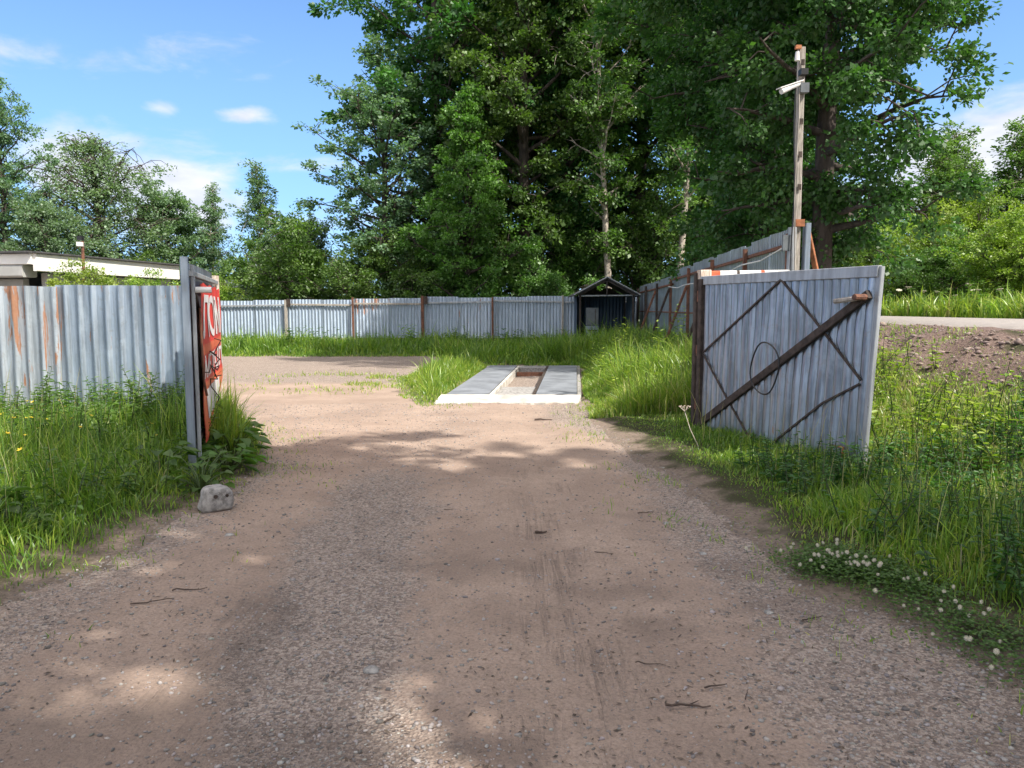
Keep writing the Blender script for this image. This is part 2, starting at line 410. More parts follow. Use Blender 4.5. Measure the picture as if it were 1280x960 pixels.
X, Y = Vt[:, 0], Vt[:, 1]
gravm = np.clip(.95*np.exp(-((X+.78+.06*(Y-4)+1.1*(fbm(X*.5,Y*.5,57)-.47))/.46)**2)*sst(-Y, -9, -6) + .6*sst(X+.9*(fbm(X*.8,Y*.8,58)-.47), .6, 1.5)*(Y < 12) + 1.0*sst(Y, 15, 18) + .55*sst(X, -.2, .9)*sst(Y, 9, 11) + .5*sst(-X, 1.9, 2.4)*(Y < 8) + .12, 0, 1)
trackm = np.clip(np.exp(-((X-.28)/.30)**2) + .8*np.exp(-((X+1.3-.02*Y)/.35)**2), 0, 1)*sst(-Y, -9, -6.5)
dampm = sst(fbm(X*1.5, Y*1.5, 55), .50, .66)*sst(-Y, -6.5, -4)*.8
colt = np.stack([gravm, trackm, dampm], -1)
cols = np.stack([sst(X, 4.8, 5.6)*(1-sst(X, 7.3, 7.6))*(Y < 60)*sst(fbm(X*1.1, Y*1.1, 61), .22, .36), sst(dsv+(fbm(X*5, Y*5, 66)-.47)*.9, -.45, -.15)*(X > -16)*(Y < 40), 0*X], -1)
def sub(name, mask, colv, m):
    F = Ft[mask]; u, inv = np.unique(F, return_inverse=True)
    return link(name, qmesh(name, Vt[u], inv.reshape(F.shape), colv[u], True), m)
tag(sub('driveway', isdrv, colt, M['drive']), kind='structure')
tag(sub('ground', ~isdrv, cols, M['soil']), kind='structure')
# road on the bank
ry = np.concatenate([np.arange(-40, 60, .5), np.geomspace(60, 700, 20)]); rx = np.array([7.55, 7.75, 9, 10.6, 12.2, 13.4, 13.6])
rz = np.array([1.20, 1.315, 1.34, 1.36, 1.34, 1.315, 1.2])
A, B = np.meshgrid(rx, ry); A = A.copy(); A[:, 0] += (fbm(ry*1.3, ry*0, 3)-.5)*.2; A[:, 1] += (fbm(ry*1.3, ry*0, 3)-.5)*.2
Vr = np.stack([A, B, np.broadcast_to(rz, A.shape)], -1).reshape(-1, 3)
idr = np.arange(A.size).reshape(A.shape)
tag(link('road', qmesh('road', Vr, np.stack([idr[:-1, :-1], idr[:-1, 1:], idr[1:, 1:], idr[1:, :-1]], -1).reshape(-1, 4), None, True), M['road']), kind='structure')

# ------------------------------------------------------------------ corrugated sheets
def profile(pitch, depth, kind):
    if kind == 'wide': p = [(0, 0), (.60, 0), (.68, 1), (.90, 1), (.98, 0)]
    elif kind == 'tight': p = [(0, 0), (.40, 0), (.46, 1), (.88, 1), (.94, 0)]
    elif kind == 'gate': p = [(0, 1), (.56, 1), (.60, 0), (.84, 0), (.88, 1)]
    else: p = [(0, 0), (.5, 0), (.60, 1), (.90, 1), (1., 0)]
    return [(u*pitch, d*depth) for u, d in p]
def sheet(name, A, B, z0, z1, pitch, depth, kind, m, parent, seed=0, dent=.012, zb=None, nsub=8, top=None):
    """corrugated sheet from plan point A to B; z0/z1 may be (start,end) pairs"""
    A = np.array(A, float); B = np.array(B, float); L = np.hypot(*(B-A)); d = (B-A)/L; n = np.array([d[1], -d[0]])
    pr = profile(pitch, depth, kind); us = []; ds = []
    k = 0
    while k*pitch < L + pitch:
        for u, dd in pr:
            uu = u + k*pitch
            if uu <= L: us.append(uu); ds.append(dd)
        k += 1
    us.append(L); ds.append(0); us = np.array(us); ds = np.array(ds)
    za = np.interp(us, [0, L], z0 if isinstance(z0, tuple) else (z0, z0)); zt = np.interp(us, [0, L], z1 if isinstance(z1, tuple) else (z1, z1))
    s_ = np.linspace(0, 1, nsub+1)
    U = np.broadcast_to(us, (nsub+1, len(us))); Z = za[None]*(1-s_[:, None]) + zt[None]*s_[:, None]
    off = ds[None] + dent*2*(fbm(U*1.7+seed*7.3, Z*1.3+seed, seed+5)-.47)
    Z = Z + (fbm(U[-1]*3.0+seed*3, U[-1]*0, seed+1)-.47)*.02*s_[:, None]
    P = np.stack([A[0]+d[0]*U+n[0]*off, A[1]+d[1]*U+n[1]*off, Z], -1).reshape(-1, 3)
    ii = np.arange(U.size).reshape(U.shape)
    F = np.stack([ii[:-1, :-1], ii[:-1, 1:], ii[1:, 1:], ii[1:, :-1]], -1).reshape(-1, 4)
    return link(name, qmesh(name, P, F), m, parent)

# left fence  (camera-facing side looks to -y)
lf = tag(empty('corrugated_fence', (-3.98, 10.32, 0)), 'pale galvanised corrugated fence with rust streaks, left of the gate with the red banner', 'fence')
def rel(o, root): o.location = (-root.location[0], -root.location[1], -root.location[2]); return o
xs = -3.98; k = 0
while xs > -15.5:
    w_ = 1.06; hh = 1.895 + [.0, .008, -.006, .012, .0, -.01][k % 6]
    rel(sheet('sheet', (xs-w_, 10.32+.012*(k % 2)), (xs+.03, 10.32+.012*(k % 2)), .0, hh, .182, .045, 'wide', M['galv_rusty'] if k == 2 else M['galv_left'], lf, k+1, .016), lf)
    xs -= w_; k += 1
for z in (.45, 1.5): rel(MB().beam((-15.5, 10.40, z), (-4.0, 10.40, z), .04, .06).build('rail', M['rust'], lf), lf)
for x in (-4.08, -6.7, -9.3, -11.9, -14.5): rel(MB().beam((x, 10.46, -.1), (x, 10.46, 1.85), .07, .07).build('post', M['rust'], lf), lf)
# rust patches bolted as real stains in the sheets' own material come from galv_left

# back fence
bf = tag(empty('corrugated_fence', (-2, 30, 0)), 'long galvanised corrugated fence along the far side of the yard under the tall trees', 'fence')
bays = [(-16.8, -14.1, 1.90), (-14.1, -11.4, 1.90), (-11.4, -8.75, 1.90), (-8.75, -6.15, 1.92), (-6.15, -3.45, 1.96), (-3.45, -.75, 2.02), (-.75, 1.95, 2.05), (1.95, 4.85, 2.03)]
for i, (x0, x1, hh) in enumerate(bays):
    xa = x0
    j = 0
    while xa < x1-.02:
        xb = min(xa+1.35, x1)
        up_ = [0, .02, -.02, .01][(i+j) % 4]
        rel(sheet('sheet', (xa, 30.0+.01*j), (xb+.02, 30.0+.01*j), .18, hh+up_, .128, .03, 'mid', M['galv'] if (i*3+j) % 4 else M['galv_left'], bf, 20+i*3+j, .02, nsub=5), bf)
        xa = xb; j += 1
    if i in (0, 3, 4, 5): rel(sheet('skirt_sheet', (x0, 29.97), (x1, 29.97), .0, .34, .128, .03, 'mid', M['galv'], bf, 60+i, .02, nsub=2), bf)
    dz = .03*math.sin(i*2.3)
    rel(MB().beam((x0+.05, 29.93, hh-.20+dz), (x1-.05, 29.93, hh-.20-dz*.5), .05, .07).build('rail', M['old_wood'] if i in (1, 3, 4) else M['zinc'], bf), bf)
    rel(MB().beam((x0+.05, 29.93, .40), (x1-.05, 29.93, .40+dz*.4), .05, .08).build('rail', M['old_wood'] if i % 2 else M['rust'], bf), bf)
    rel(MB().beam((x0, 29.85, -.1), (x0+.02*math.sin(i), 29.85, hh+[.02, .0, -.05, .0, .05, .05, -.03, .06][i]), .11 if i in (3, 5) else .08, .08).build('post', M['rust'] if i in (4, 5, 6) else M['old_wood'], bf), bf)
    if i in (3, 5): rel(MB().box((x0+.12, 29.82, hh-.12), .14, .06, .3).build('bracket', M['dark_steel'], bf), bf)

# right fence, top climbs towards the camera
rf = tag(empty('corrugated_fence', (fence_x(20), 20, 0)), 'tall grey corrugated fence with rusty rails and slanting props, right of the weighing pit', 'fence')
posts_y = [29.6, 27.3, 24.6, 21.9, 19.2, 16.5, 13.8, 11.35]
tops = [2.42, 2.44, 2.46, 2.50, 2.66, 2.70, 2.72, 2.76]
for i in range(7):
    y0, y1 = posts_y[i], posts_y[i+1]; hh = tops[i+1]
    ya = y0+.3 if i == 0 else y0; j = 0
    while ya > y1+.02:
        yb = max(ya-1.1, y1)
        rel(sheet('sheet', (fence_x(yb)+.05+.008*j, yb-.02), (fence_x(ya)+.05+.008*j, ya), .32, hh+[0, .02, -.015][j % 3], .115, .028, 'mid', M['galv_light'], rf, 80+i*4+j, .015, nsub=6), rf)
        ya = yb; j += 1
    for z, ww in ((hh-.26, .055), (1.48, .035), (.55, .07)):
        rel(MB().beam((fence_x(y0), y0, z if i else z), (fence_x(y1), y1, z + (.03 if z > 2 else 0)), .045, ww).build('rail', M['rust'], rf), rf)
for i, y0 in enumerate(posts_y):
    rel(MB().beam((fence_x(y0)-.06, y0, .1), (fence_x(y0)-.06, y0, tops[i]-.08), .07, .07).build('post', M['rust'] if i > 2 else M['dark_steel'], rf), rf)
    if 1 < i < 7: rel(MB().beam((fence_x(y0)-.10, y0, 2.15), (fence_x(y0)-.85, y0-.1, .15), .05, .06).build('prop', M['dark_steel'] if i % 2 else M['rust'], rf), rf)
# wire sagging under the top rail
wp = []
for y0, zz in ((21.9, 2.20), (20.5, 2.13), (19.2, 2.18), (17.8, 2.17), (16.5, 2.28), (15.1, 2.26), (13.8, 2.36), (12.6, 2.36), (11.4, 2.48)): wp.append((fence_x(y0)-.12, y0, zz))
rel(MB().tube(wp, .012, 5).build('cable', M['white_paint'], rf), rf)
# return panel from the pole to the gate hinge
rp = tag(empty('corrugated_fence', (2.6, 10.15, 0)), 'short corrugated panel behind the open right gate leaf, reaching to the tall pole', 'fence')
rel(sheet('sheet', (2.58, 10.18), (4.02, 11.2), .15, 2.0, .115, .028, 'mid', M['galv_gate'], rp, 130), rp)
for z in (.6, 1.5): rel(MB().beam((2.58, 10.24, z), (4.02, 11.26, z), .04, .05).build('rail', M['rust'], rp), rp)
# red and white boom on top
bt = tag(empty('barrier_rail', (2.5, 10.1, 2.03)), 'red and white painted rail lying on top behind the right gate leaf', 'rail')
d0 = Vector((2.42, 10.02, 2.03)); d1 = Vector((4.02, 11.12, 2.10))
segs = [(0, .10, 'pale_wood'), (.10, .19, 'red_paint'), (.19, .36, 'white_paint'), (.36, .39, 'dark_steel'), (.39, .62, 'white_paint'), (.62, .66, 'red_paint'), (.66, 1, 'white_paint')]
for a, b_, mm in segs:
    rel(MB().beam(d0.lerp(d1, a), d0.lerp(d1, b_), .07, .09 if a else .12).build('rail_band', M[mm], bt), bt)

# ------------------------------------------------------------------ gate leaves
def leaf_frame(hinge, free):
    H = Vector(hinge); Fv = Vector(free); L = (Fv-H).length; d = (Fv-H)/L
    return H, d, L
# right leaf
H = Vector((2.5, 10.0, 0)); Fr = Vector((3.45, 7.2, 0)); d = (Fr-H).normalized(); L = (Fr-H).length; nrm = Vector((d.y, -d.x, 0))  # candidate normal
if nrm.dot(Vector((0, 0, 0))-H) < 0: nrm = -nrm
gr = tag(empty('gate_leaf', H), 'right gate leaf, corrugated, with a heavy dark diagonal brace and wire ring', 'gate')
def gp(t_, z, off=.05): return Vector((0, 0, z)) + d*(t_*L) + nrm*.012 + nrm*off
o = sheet('sheet', (d.x*.04, d.y*.04), (d.x*L, d.y*L), (.0, .02), (1.955, 1.93), .122, .048, 'gate', M['galv_gate'], gr, 140, .03, nsub=10)
MB().beam(gp(.0, 1.95, .035), gp(1.0, 1.94, .035), .05, .11).build('top_rail', M['zinc'], gr)
MB().beam(gp(.005, -.02, .04), gp(.005, 1.97, .04), .09, .08, tuple(d)).build('hinge_stile', M['dark_steel'], gr)
MB().beam(gp(1.0, .0, .02), gp(1.0, 1.985, .02), .045, .06, tuple(d)).build('free_stile', M['zinc'], gr)
MB().beam(gp(.0, .05, .09), gp(.985, 1.73, .09), .05, .085).build('brace', M['dark_steel'], gr)
for a, b_ in (((.536, 1.91), (.03, 1.03)), ((.03, 1.01), (.20, .56)), ((.20, .56), (.43, .0)), ((.54, 1.90), (.72, 1.50)), ((.72, 1.50), (.97, .92)), ((.965, .88), (.80, .64)), ((.80, .64), (.49, .0))):
    MB().beam(gp(a[0], a[1], .055), gp(b_[0], b_[1], .055), .018, .022).build('tie_rod', M['dark_steel'], gr)
ring = [gp(.5+.085*math.cos(t_)+.006*math.sin(3*t_), .93+.29*math.sin(t_), .13) for t_ in np.linspace(0, 6.6, 34)]
MB().tube(ring, .009, 6).build('wire_ring', M['black'], gr)
MB().tube([gp(.985, 1.70, .13), gp(.985, 1.70, .26)], .03, 8).build('latch_stop', M['rust'], gr)
MB().tube([gp(.86, 1.665, .15), gp(.99, 1.70, .15)], .026, 8).build('latch_bar', M['old_wood'], gr)
MB().tube([gp(.875, .25, .10), gp(.935, .26, .10), gp(.935, .03, .10)], .012, 6).build('drop_bolt', M['rust_bright'], gr)
for z in (.35, 1.05, 1.75): MB().tube([gp(-.012, z-.07, .05), gp(-.012, z+.07, .05)], .032, 8).build('hinge', M['rust'], gr)
MB().beam(gp(.03, .02, .05), gp(1, .0, .05), .03, .04).build('bottom_rail', M['zinc'], gr)
for ch in gr.children:
    for v in ch.data.vertices:
        t_ = min(1, max(0, (v.co.x*d.x+v.co.y*d.y)/L)); k_ = .10*t_*(1-v.co.z/1.95)
        v.co.x += nrm.x*k_-d.x*.03*t_*(1-v.co.z/1.95); v.co.y += nrm.y*k_
# hinge post
tag(MB().beam((2.44, 10.10, -.1), (2.44, 10.10, 2.05), .12, .12).build('gate_post', M['dark_steel']), 'dark rusted steel post the right gate leaf hangs on', 'post')

# left leaf with banner
H2 = Vector((-3.95, 10.2, 0)); F2 = Vector((-3.02, 7.15, 0)); d2 = (F2-H2).normalized(); L2 = (F2-H2).length; n2_ = Vector((-d2.y, d2.x, 0))
if n2_.x < 0: n2_ = -n2_
gl = tag(empty('gate_leaf', H2), 'left gate leaf seen nearly edge on, with a torn red banner', 'gate')
def lp(t_, z, off=.05): return Vector((0, 0, z)) + d2*(t_*L2) + n2_*off
sheet('sheet', (0, 0), (d2.x*L2, d2.y*L2), .09, (2.06, 2.03), .13, .03, 'mid', M['galv_gate'], gl, 150, .012)
MB().beam(lp(0, 1.93), lp(1, 1.92), .05, .05).build('top_rail', M['zinc'], gl)
MB().beam(lp(.02, .12), lp(.99, .12), .05, .05).build('bottom_rail', M['zinc'], gl)
MB().beam(lp(.03, .36, .06), lp(.97, .36, .06), .035, .04).build('middle_rail', M['dark_steel'], gl)
MB().beam(lp(1.0, .0, .0), lp(1.0, 2.07, .0), .07, .06, tuple(d2)).build('free_stile', M['galv_dark'], gl)
MB().beam(lp(.975, .02, .06), lp(.975, 2.0, .06), .035, .04, tuple(d2)).build('inner_stile', M['zinc'], gl)
MB().beam(lp(.02, .12, .07), lp(.97, 1.75, .07), .03, .05).build('brace', M['dark_steel'], gl)
MB().tube([lp(.975, 1.77, .08), lp(.975, 1.77, .22)], .028, 8).build('latch_bar', M['white_paint'], gl)
MB().tube([lp(.93, 1.60, .10), lp(.93, .9, .11), lp(.92, .75, .13)], .012, 6).build('bolt_rod', M['rust'], gl)
wr = random.Random(5)
for q in range(3):
    pts = [lp(.9 - .045*i + wr.uniform(-.02, .02), 1.02 - .05*i*(q-.6) + wr.uniform(-.06, .06), .12 + wr.uniform(0, .12)) for i in range(8)]
    MB().tube(pts, .006, 5).build('tie_wire', M['dark_steel'], gl)
# banner cloth hangs from the leaf
bn = tag(empty('banner', tuple(H2)), 'torn red banner with white lettering tied to the left gate leaf', 'banner')
def bpoint(t_, z, off): return d2*(t_*L2) + n2_*(off) + Vector((0, 0, z))
def bz(t_):  # lower edge of cloth
    return .30 + .38*np.clip((.62-t_)/.45, 0, 1)**1.2 + .02*math.sin(t_*40)
tn = np.linspace(.16, .86, 60); zn = np.linspace(0, 1, 36)
def boff(t_, z): return .105 + .005*math.sin(t_*31+z*3) + .006*math.sin(z*9+t_*5)
def cloth(name, t0, t1, zf0, zf1, m, eps, parent, nt=40, nzz=20):
    V = []; F = []
    for i in range(nt+1):
        tt = t0+(t1-t0)*i/nt
        a = zf0(tt); b_ = zf1(tt)
        for j in range(nzz+1):
            z = a+(b_-a)*j/nzz; V.append(bpoint(tt, z, boff(tt, z)+eps))
    for i in range(nt):
        for j in range(nzz): k = i*(nzz+1)+j; F.append((k, k+nzz+1, k+nzz+2, k+1))
    me = bpy.data.meshes.new(name); me.from_pydata([tuple(v) for v in V], [], F); me.update(); me.shade_smooth()
    return link(name, me, m, parent)
top = lambda t_: 1.84+.012*math.sin(t_*25)
cloth('cloth', .10, .93, bz, top, M['banner_red'], 0, bn)
cloth('orange_band', .11, .92, lambda t_: 1.165-.03*t_, lambda t_: 1.255-.02*t_, M['banner_orange'], .004, bn, nzz=4)
cloth('orange_field', .11, .92, lambda t_: max(bz(t_)+.03, .33), lambda t_: max(.86, bz(t_)+.05), M['banner_orange'], .004, bn, nzz=10)
cloth('white_panel', .34, .84, lambda t_: .50+.12*(.76-t_), lambda t_: .80-.02*t_, M['banner_white'], .008, bn, nzz=6)
def letters(txt, t0, t1, z0, z1, eps):
    cu = bpy.data.curves.new('lettering', 'FONT'); cu.body = txt; cu.size = 1; cu.offset = .028; cu.resolution_u = 3
    ob = bpy.data.objects.new('lettering_src', cu); COL.objects.link(ob); bpy.context.view_layer.update()
    dg = bpy.context.evaluated_depsgraph_get(); me = bpy.data.meshes.new_from_object(ob.evaluated_get(dg))
    bpy.data.objects.remove(ob)
    import bmesh as _b
    bm = _b.new(); bm.from_mesh(me); _b.ops.triangulate(bm, faces=bm.faces); _b.ops.subdivide_edges(bm, edges=[e for e in bm.edges if e.calc_length() > .12], cuts=2, use_grid_fill=False); bm.to_mesh(me); bm.free()
    xs_ = [v.co.x for v in me.vertices]; ys_ = [v.co.y for v in me.vertices]; a, b_ = min(xs_), max(xs_); c_, e = min(ys_), max(ys_)
    for v in me.vertices:
        # reading direction: seen from +n side
        u = (v.co.x-a)/(b_-a); s_ = (v.co.y-c_)/(e-c_); tt = t1+(t0-t1)*u; z = z0+(z1-z0)*s_
        v.co = bpoint(tt, z, boff(tt, z)+eps)
    me.materials.clear()
    return link('lettering', me, M['banner_white'], bn)
letters('ЛОМ', .16, .88, 1.29, 1.74, .008)
letters('МЕТАЛЛ', .15, .88, .90, 1.13, .008)
# pale hinge post on the left
tag(MB().beam((-4.0, 10.36, -.1), (-4.0, 10.36, 2.03), .13, .11).beam((-3.93, 10.27, .1), (-3.93, 10.27, 1.98), .05, .05).build('gate_post', M['pale_wood']), 'pale flaking wooden post at the hinge of the banner gate leaf', 'post')

# ------------------------------------------------------------------ tall pole with cameras
pl = tag(empty('camera_pole', (4.10, 11.1, .15)), 'tall weathered grey pole with white security camera rising behind the right gate', 'pole')
def P(x, y, z): return Vector((x, y, z)) - Vector((4.10, 11.1, .15))
MB().beam(P(4.085, 11.12, .0), P(4.045, 11.14, 5.22), .088, .09).build('shaft', M['old_wood'], pl)
MB().beam(P(3.97, 11.08, .0), P(3.985, 11.08, 2.74), .10, .10).build('footing_post', M['zinc'], pl)
MB().beam(P(4.19, 11.10, .0), P(4.20, 11.10, 2.80), .08, .12).build('footing_post', M['galv_dark'], pl)
MB().box(P(3.90, 11.05, 2.52), .12, .05, .22).build('junction_box', M['grey_box'], pl)
cm_ = MB().tube([P(3.82, 10.95, 4.62), P(3.99, 11.02, 4.70)], [.034, .038], 10).tube([P(3.70, 10.90, 4.56), P(3.83, 10.955, 4.625)], [.040, .040], 10)
cm_.beam(P(3.66, 10.90, 4.60), P(4.02, 11.03, 4.74), .10, .015).build('security_camera', M['white_paint'], pl)
MB().box(P(4.055, 11.03, 4.64), .12, .10, .13).build('camera_bracket', M['grey_box'], pl)
MB().box(P(4.05, 11.05, 4.86), .10, .12, .08).build('sensor_box', M['black'], pl)
MB().tube([P(3.94, 11.0, 5.0), P(3.94, 11.0, 5.12)], [.035, .026], 10).build('floodlight', M['white_paint'], pl)
MB().box(P(3.97, 11.06, 5.2), .08, .05, .05).build('tin_bracket', M['rust_bright'], pl)
MB().box(P(4.08, 11.05, 2.80), .12, .04, .10).build('clamp', M['rust_bright'], pl)
for z in (3.3, 3.75, 4.2, 5.0):
    MB().box(P(4.06-.008*(z-3), 11.063, z), .05, .012, .08).build('slot', M['dark_steel'], pl)
for dx in (-.02, .015):
    MB().tube([P(3.98+dx+.015*math.sin(z*3+dx*90)-.008*(z-2), 11.0, z) for z in np.linspace(.8, 4.7, 18)], .009, 5).build('cable', M['old_wood'] if dx > 0 else M['black'], pl)
MB().beam(P(4.24, 11.16, 2.68), P(4.52, 11.4, 1.95), .07, .05).build('brace', M['rust_bright'], pl)
MB().beam(P(4.50, 11.4, 2.05), P(4.85, 11.7, .5), .04, .04).build('brace', M['rust'], pl)

# ------------------------------------------------------------------ scale pit
sc = tag(empty('weighing_pit', (.3, 13.4, 0)), 'low vehicle weighing pit with two grey deck plates and a white concrete ramp', 'weighbridge')
def SU(u, y, z): return Vector((u + SK*(y-13.4) + .02 - .3, y-13.4, z))
def slab(name, u0, u1, y0, y1, z0, z1, m, n=6):
    mb = MB()
    mb.prism([SU(u0, y0, z0), SU(u1, y0, z0), SU(u1, y1, z0), SU(u0, y1, z0)], (0, 0, 1), z1-z0); return mb.build(name, m, sc)
for u0, u1, cuts in ((-1.16, -.44, (13.42, 20.15)), (.40, 1.12, (13.34, 16.2, 20.1))):
    for a, b_ in zip(cuts[:-1], cuts[1:]): slab('deck_plate', u0, u1, a+.006, b_-.006, .045, .10, M['deck'])
    slab('side_beam', u0+.02, u0+.07, 13.45, 20.1, -.12, .043, M['dark_steel']); slab('side_beam', u1-.07, u1-.02, 13.45, 20.1, -.12, .043, M['dark_steel'])
slab('kerb_strip', -.425, -.37, 13.45, 20.1, -.1, .085, M['white_concrete']); slab('edge_strip', .33, .385, 13.45, 20.1, -.12, .088, M['dark_steel'])
slab('cross_beam', -.36, .32, 19.85, 20.15, -.1, .06, M['concrete']); slab('cross_beam', -.36, .32, 18.9, 19.0, -.1, .02, M['rust'])
slab('end_kerb', -1.25, 1.2, 20.16, 20.4, -.05, .07, M['concrete'])
slab('side_wall', -1.24, -1.17, 13.3, 20.15, -.12, .05, M['concrete']); slab('side_wall', 1.13, 1.2, 13.3, 20.15, -.12, .05, M['concrete'])
# ramp: irregular sloped slab
ov = []; 
fu = np.linspace(-1.31, 1.12, 40); bu = np.linspace(-1.24, 1.2, 40)
front = [(u, 12.80+.04*u+.30*(float(fbm(u*2.3, 7.0, 12))-.47)+.10*(float(fbm(u*14, 3.0, 13))-.47)) for u in fu]
back = [(u, 13.34-.02*u) for u in bu]
mb = MB(); o3 = Vector((.3, 13.4, 0))
for p, q in zip(front, back):
    for (x, y, z) in ((p[0], p[1], -.05), (p[0], p[1], .012), (q[0], q[1], .095), (q[0], q[1], -.05)): mb.v.append(tuple(Vector((x, y, z))-o3))
for i in range(len(front)-1):
    k = i*4
    for j in range(3): mb.f.append((k+j, k+4+j, k+5+j, k+1+j))
mb.f.append((0, 1, 2, 3)); k = (len(front)-1)*4; mb.f.append((k+3, k+2, k+1, k))
mb.build('ramp', M['white_concrete'], sc)
slab('sand_fill', -.36, .32, 13.36, 15.3, -.1, .03, M['concrete'])

# ------------------------------------------------------------------ gabled shelter in the corner
sh = tag(empty('shelter', (3.45, 28.0, .1)), 'small dark gabled lean-to shelter in the far corner of the fences', 'shed')
def S(x, y, z): return Vector((x, y, z)) - Vector((3.45, 28.0, .1))
for x in (2.42, 4.30):
    for y in (27.4, 29.5): MB().beam(S(x, y, 0), S(x, y, 2.05), .07, .07).build('post', M['dark_steel'] if x < 3 and y < 28 else M['shed_timber'], sh)
MB().beam(S(2.35, 27.4, 2.03), S(4.45, 27.4, 2.05), .06, .05).build('lintel', M['zinc'], sh)
for sx_ in (-1, 1):
    a = S(3.35, 27.2, 2.68); b_ = S(3.35+sx_*1.18, 27.2, 2.05)
    mb = MB(); y2 = Vector((0, 2.6, 0))
    mb.prism([a, b_, b_+Vector((0, 0, -.05)), a+Vector((0, 0, -.05))], (0, 1, 0), 2.6)
    mb.build('roof', M['roof_felt'], sh)
    MB().beam(a+Vector((0, -.02, .012)), b_+Vector((0, -.02, .012)), .03, .035).build('verge_trim', M['zinc'], sh)
    MB().beam(S(3.35, 27.3, 2.58), S(3.35+sx_*1.0, 27.3, 2.05), .05, .07).build('rafter', M['shed_timber'], sh)
MB().beam(S(3.35, 27.3, 2.05), S(3.35, 27.3, 2.60), .05, .05).build('king_post', M['shed_timber'], sh)
sheet('back_wall', (2.45-3.45, 1.55), (4.35-3.45, 1.55), 0, 1.95, .128, .03, 'mid', M['shed_sheet'], sh, 170)
MB().prism([S(2.35, 29.55, 2.0), S(4.35, 29.55, 2.0), S(3.75, 29.55, 2.36), S(3.5, 29.55, 2.36), S(3.42, 29.55, 2.22), S(3.25, 29.55, 2.26), S(3.2, 29.55, 2.46), S(2.9, 29.55, 2.36)], (0, 1, 0), .02).build('gable_shade_panel', M['shed_timber'], sh)  # dark panel added for the shaded interior of the gable
sheet('side_wall', (4.38-3.45, 1.5), (4.38-3.45, -.5), 0, 1.95, .128, .03, 'mid', M['shed_sheet'], sh, 171)
sheet('side_wall', (2.40-3.45, 1.5), (2.40-3.45, .6), 0, 1.95, .128, .03, 'mid', M['shed_sheet'], sh, 172)
cb = tag(empty('electric_cabinet', (2.86, 27.55, .2)), 'grey metal cabinet standing under the small gabled shelter', 'cabinet')
MB().box((0, 0, 1.10), .42, .3, .62).build('upper_box', M['grey_box'], cb)
MB().box((0, 0, .40), .44, .32, .74).build('lower_box', M['galv_dark'], cb)
MB().box((0, -.165, .60), .36, .012, .05).build('handle_strip', M['dark_steel'], cb)
MB().box((.1, -.158, 1.1), .02, .012, .54).build('door_seam', M['dark_steel'], cb)

# ------------------------------------------------------------------ white flat-roofed building at the left
bd = tag(empty('flat_roofed_building', (-12.3, 20, 0)), 'low building with broad white fascia and flat roof behind the left fence', 'building')
def poly_wall(name, p, q, z0, z1, th, m):
    p = Vector(p)-Vector((-12.3, 20)); q = Vector(q)-Vector((-12.3, 20))
    return MB().beam((p.x, p.y, (z0+z1)/2), (q.x, q.y, (z0+z1)/2), th, z1-z0).build(name, m, bd)
c0 = (-12.3, 20.0); c1 = (-11.2, 26.0); c2 = (-26, 22.4); c3 = (-25, 28.5)
poly_wall('fascia', c0, c1, 2.55, 3.0, .10, M['fascia']); poly_wall('fascia', (c0[0]-.05, c0[1]), c2, 2.72, 3.0, .10, M['fascia'])
poly_wall('roof_edge', (c0[0]+.0, c0[1]-.07), (c1[0]+.05, c1[1]), 3.003, 3.05, .22, M['roof_felt']); poly_wall('roof_edge', (c0[0], c0[1]-.07), c2, 3.004, 3.055, .26, M['roof_felt'])
mb = MB(); o4 = Vector((-12.3, 20, 0))
mb.prism([Vector((c0[0]-.06, c0[1]+.06, 2.9))-o4, Vector((c1[0]-.06, c1[1], 2.9))-o4, Vector((c3[0], c3[1], 2.9))-o4, Vector((c2[0], c2[1], 2.9))-o4], (0, 0, 1), .12).build('roof', M['roof_felt'], bd)
poly_wall('soffit', (c0[0]-.3, c0[1]+.25), (c2[0], c2[1]+.25), 2.40, 2.71, .5, M['wall_grey'])
poly_wall('wall', (c0[0]-.75, c0[1]+.8), (c2[0], c2[1]+.8), -.1, 2.39, .2, M['wall_grey']); poly_wall('wall', (c0[0]-.25, c0[1]+.8), (c1[0]-.35, c1[1]), -.1, 2.54, .2, M['wall_grey'])
poly_wall('wall', (c1[0]-.35, c1[1]-.1), c3, -.1, 2.8, .2, M['wall_grey'])
poly_wall('door', (-11.75, 24.6), (-11.62, 25.4), 0, 2.1, .08, M['shed_timber'])
# lamp post in front of the building
ps = tag(empty('camera_post', (-10.4, 18.8, 0)), 'thin post with a small white camera in front of the white fascia', 'post')
MB().tube([(0, 0, 0), (.02, 0, 3.2)], .035, 8).build('pole', M['rust'], ps)
MB().box((.0, -.06, 3.13), .10, .16, .10).build('security_camera', M['white_paint'], ps)
MB().box((-.02, .0, 3.28), .12, .12, .10).build('sensor_box', M['black'], ps)
# distant house
hs = tag(empty('distant_house', (-17.5, 56, 0)), 'distant house with pale metal roof glimpsed between trees beyond the far fence', 'house')
MB().box((0, 0, 1.5), 6, 6, 3.0).build('wall', M['wall_grey'], hs)
MB().prism([(-3.4, -3.4, 3.0), (3.4, -3.4, 3.0), (0, -3.4, 4.6)], (0, 1, 0), 6.8).build('roof', M['far_roof'], hs)
MB().box((-1, -3.03, 1.6), 1.1, .08, 1.2).build('window', M['black'], hs)

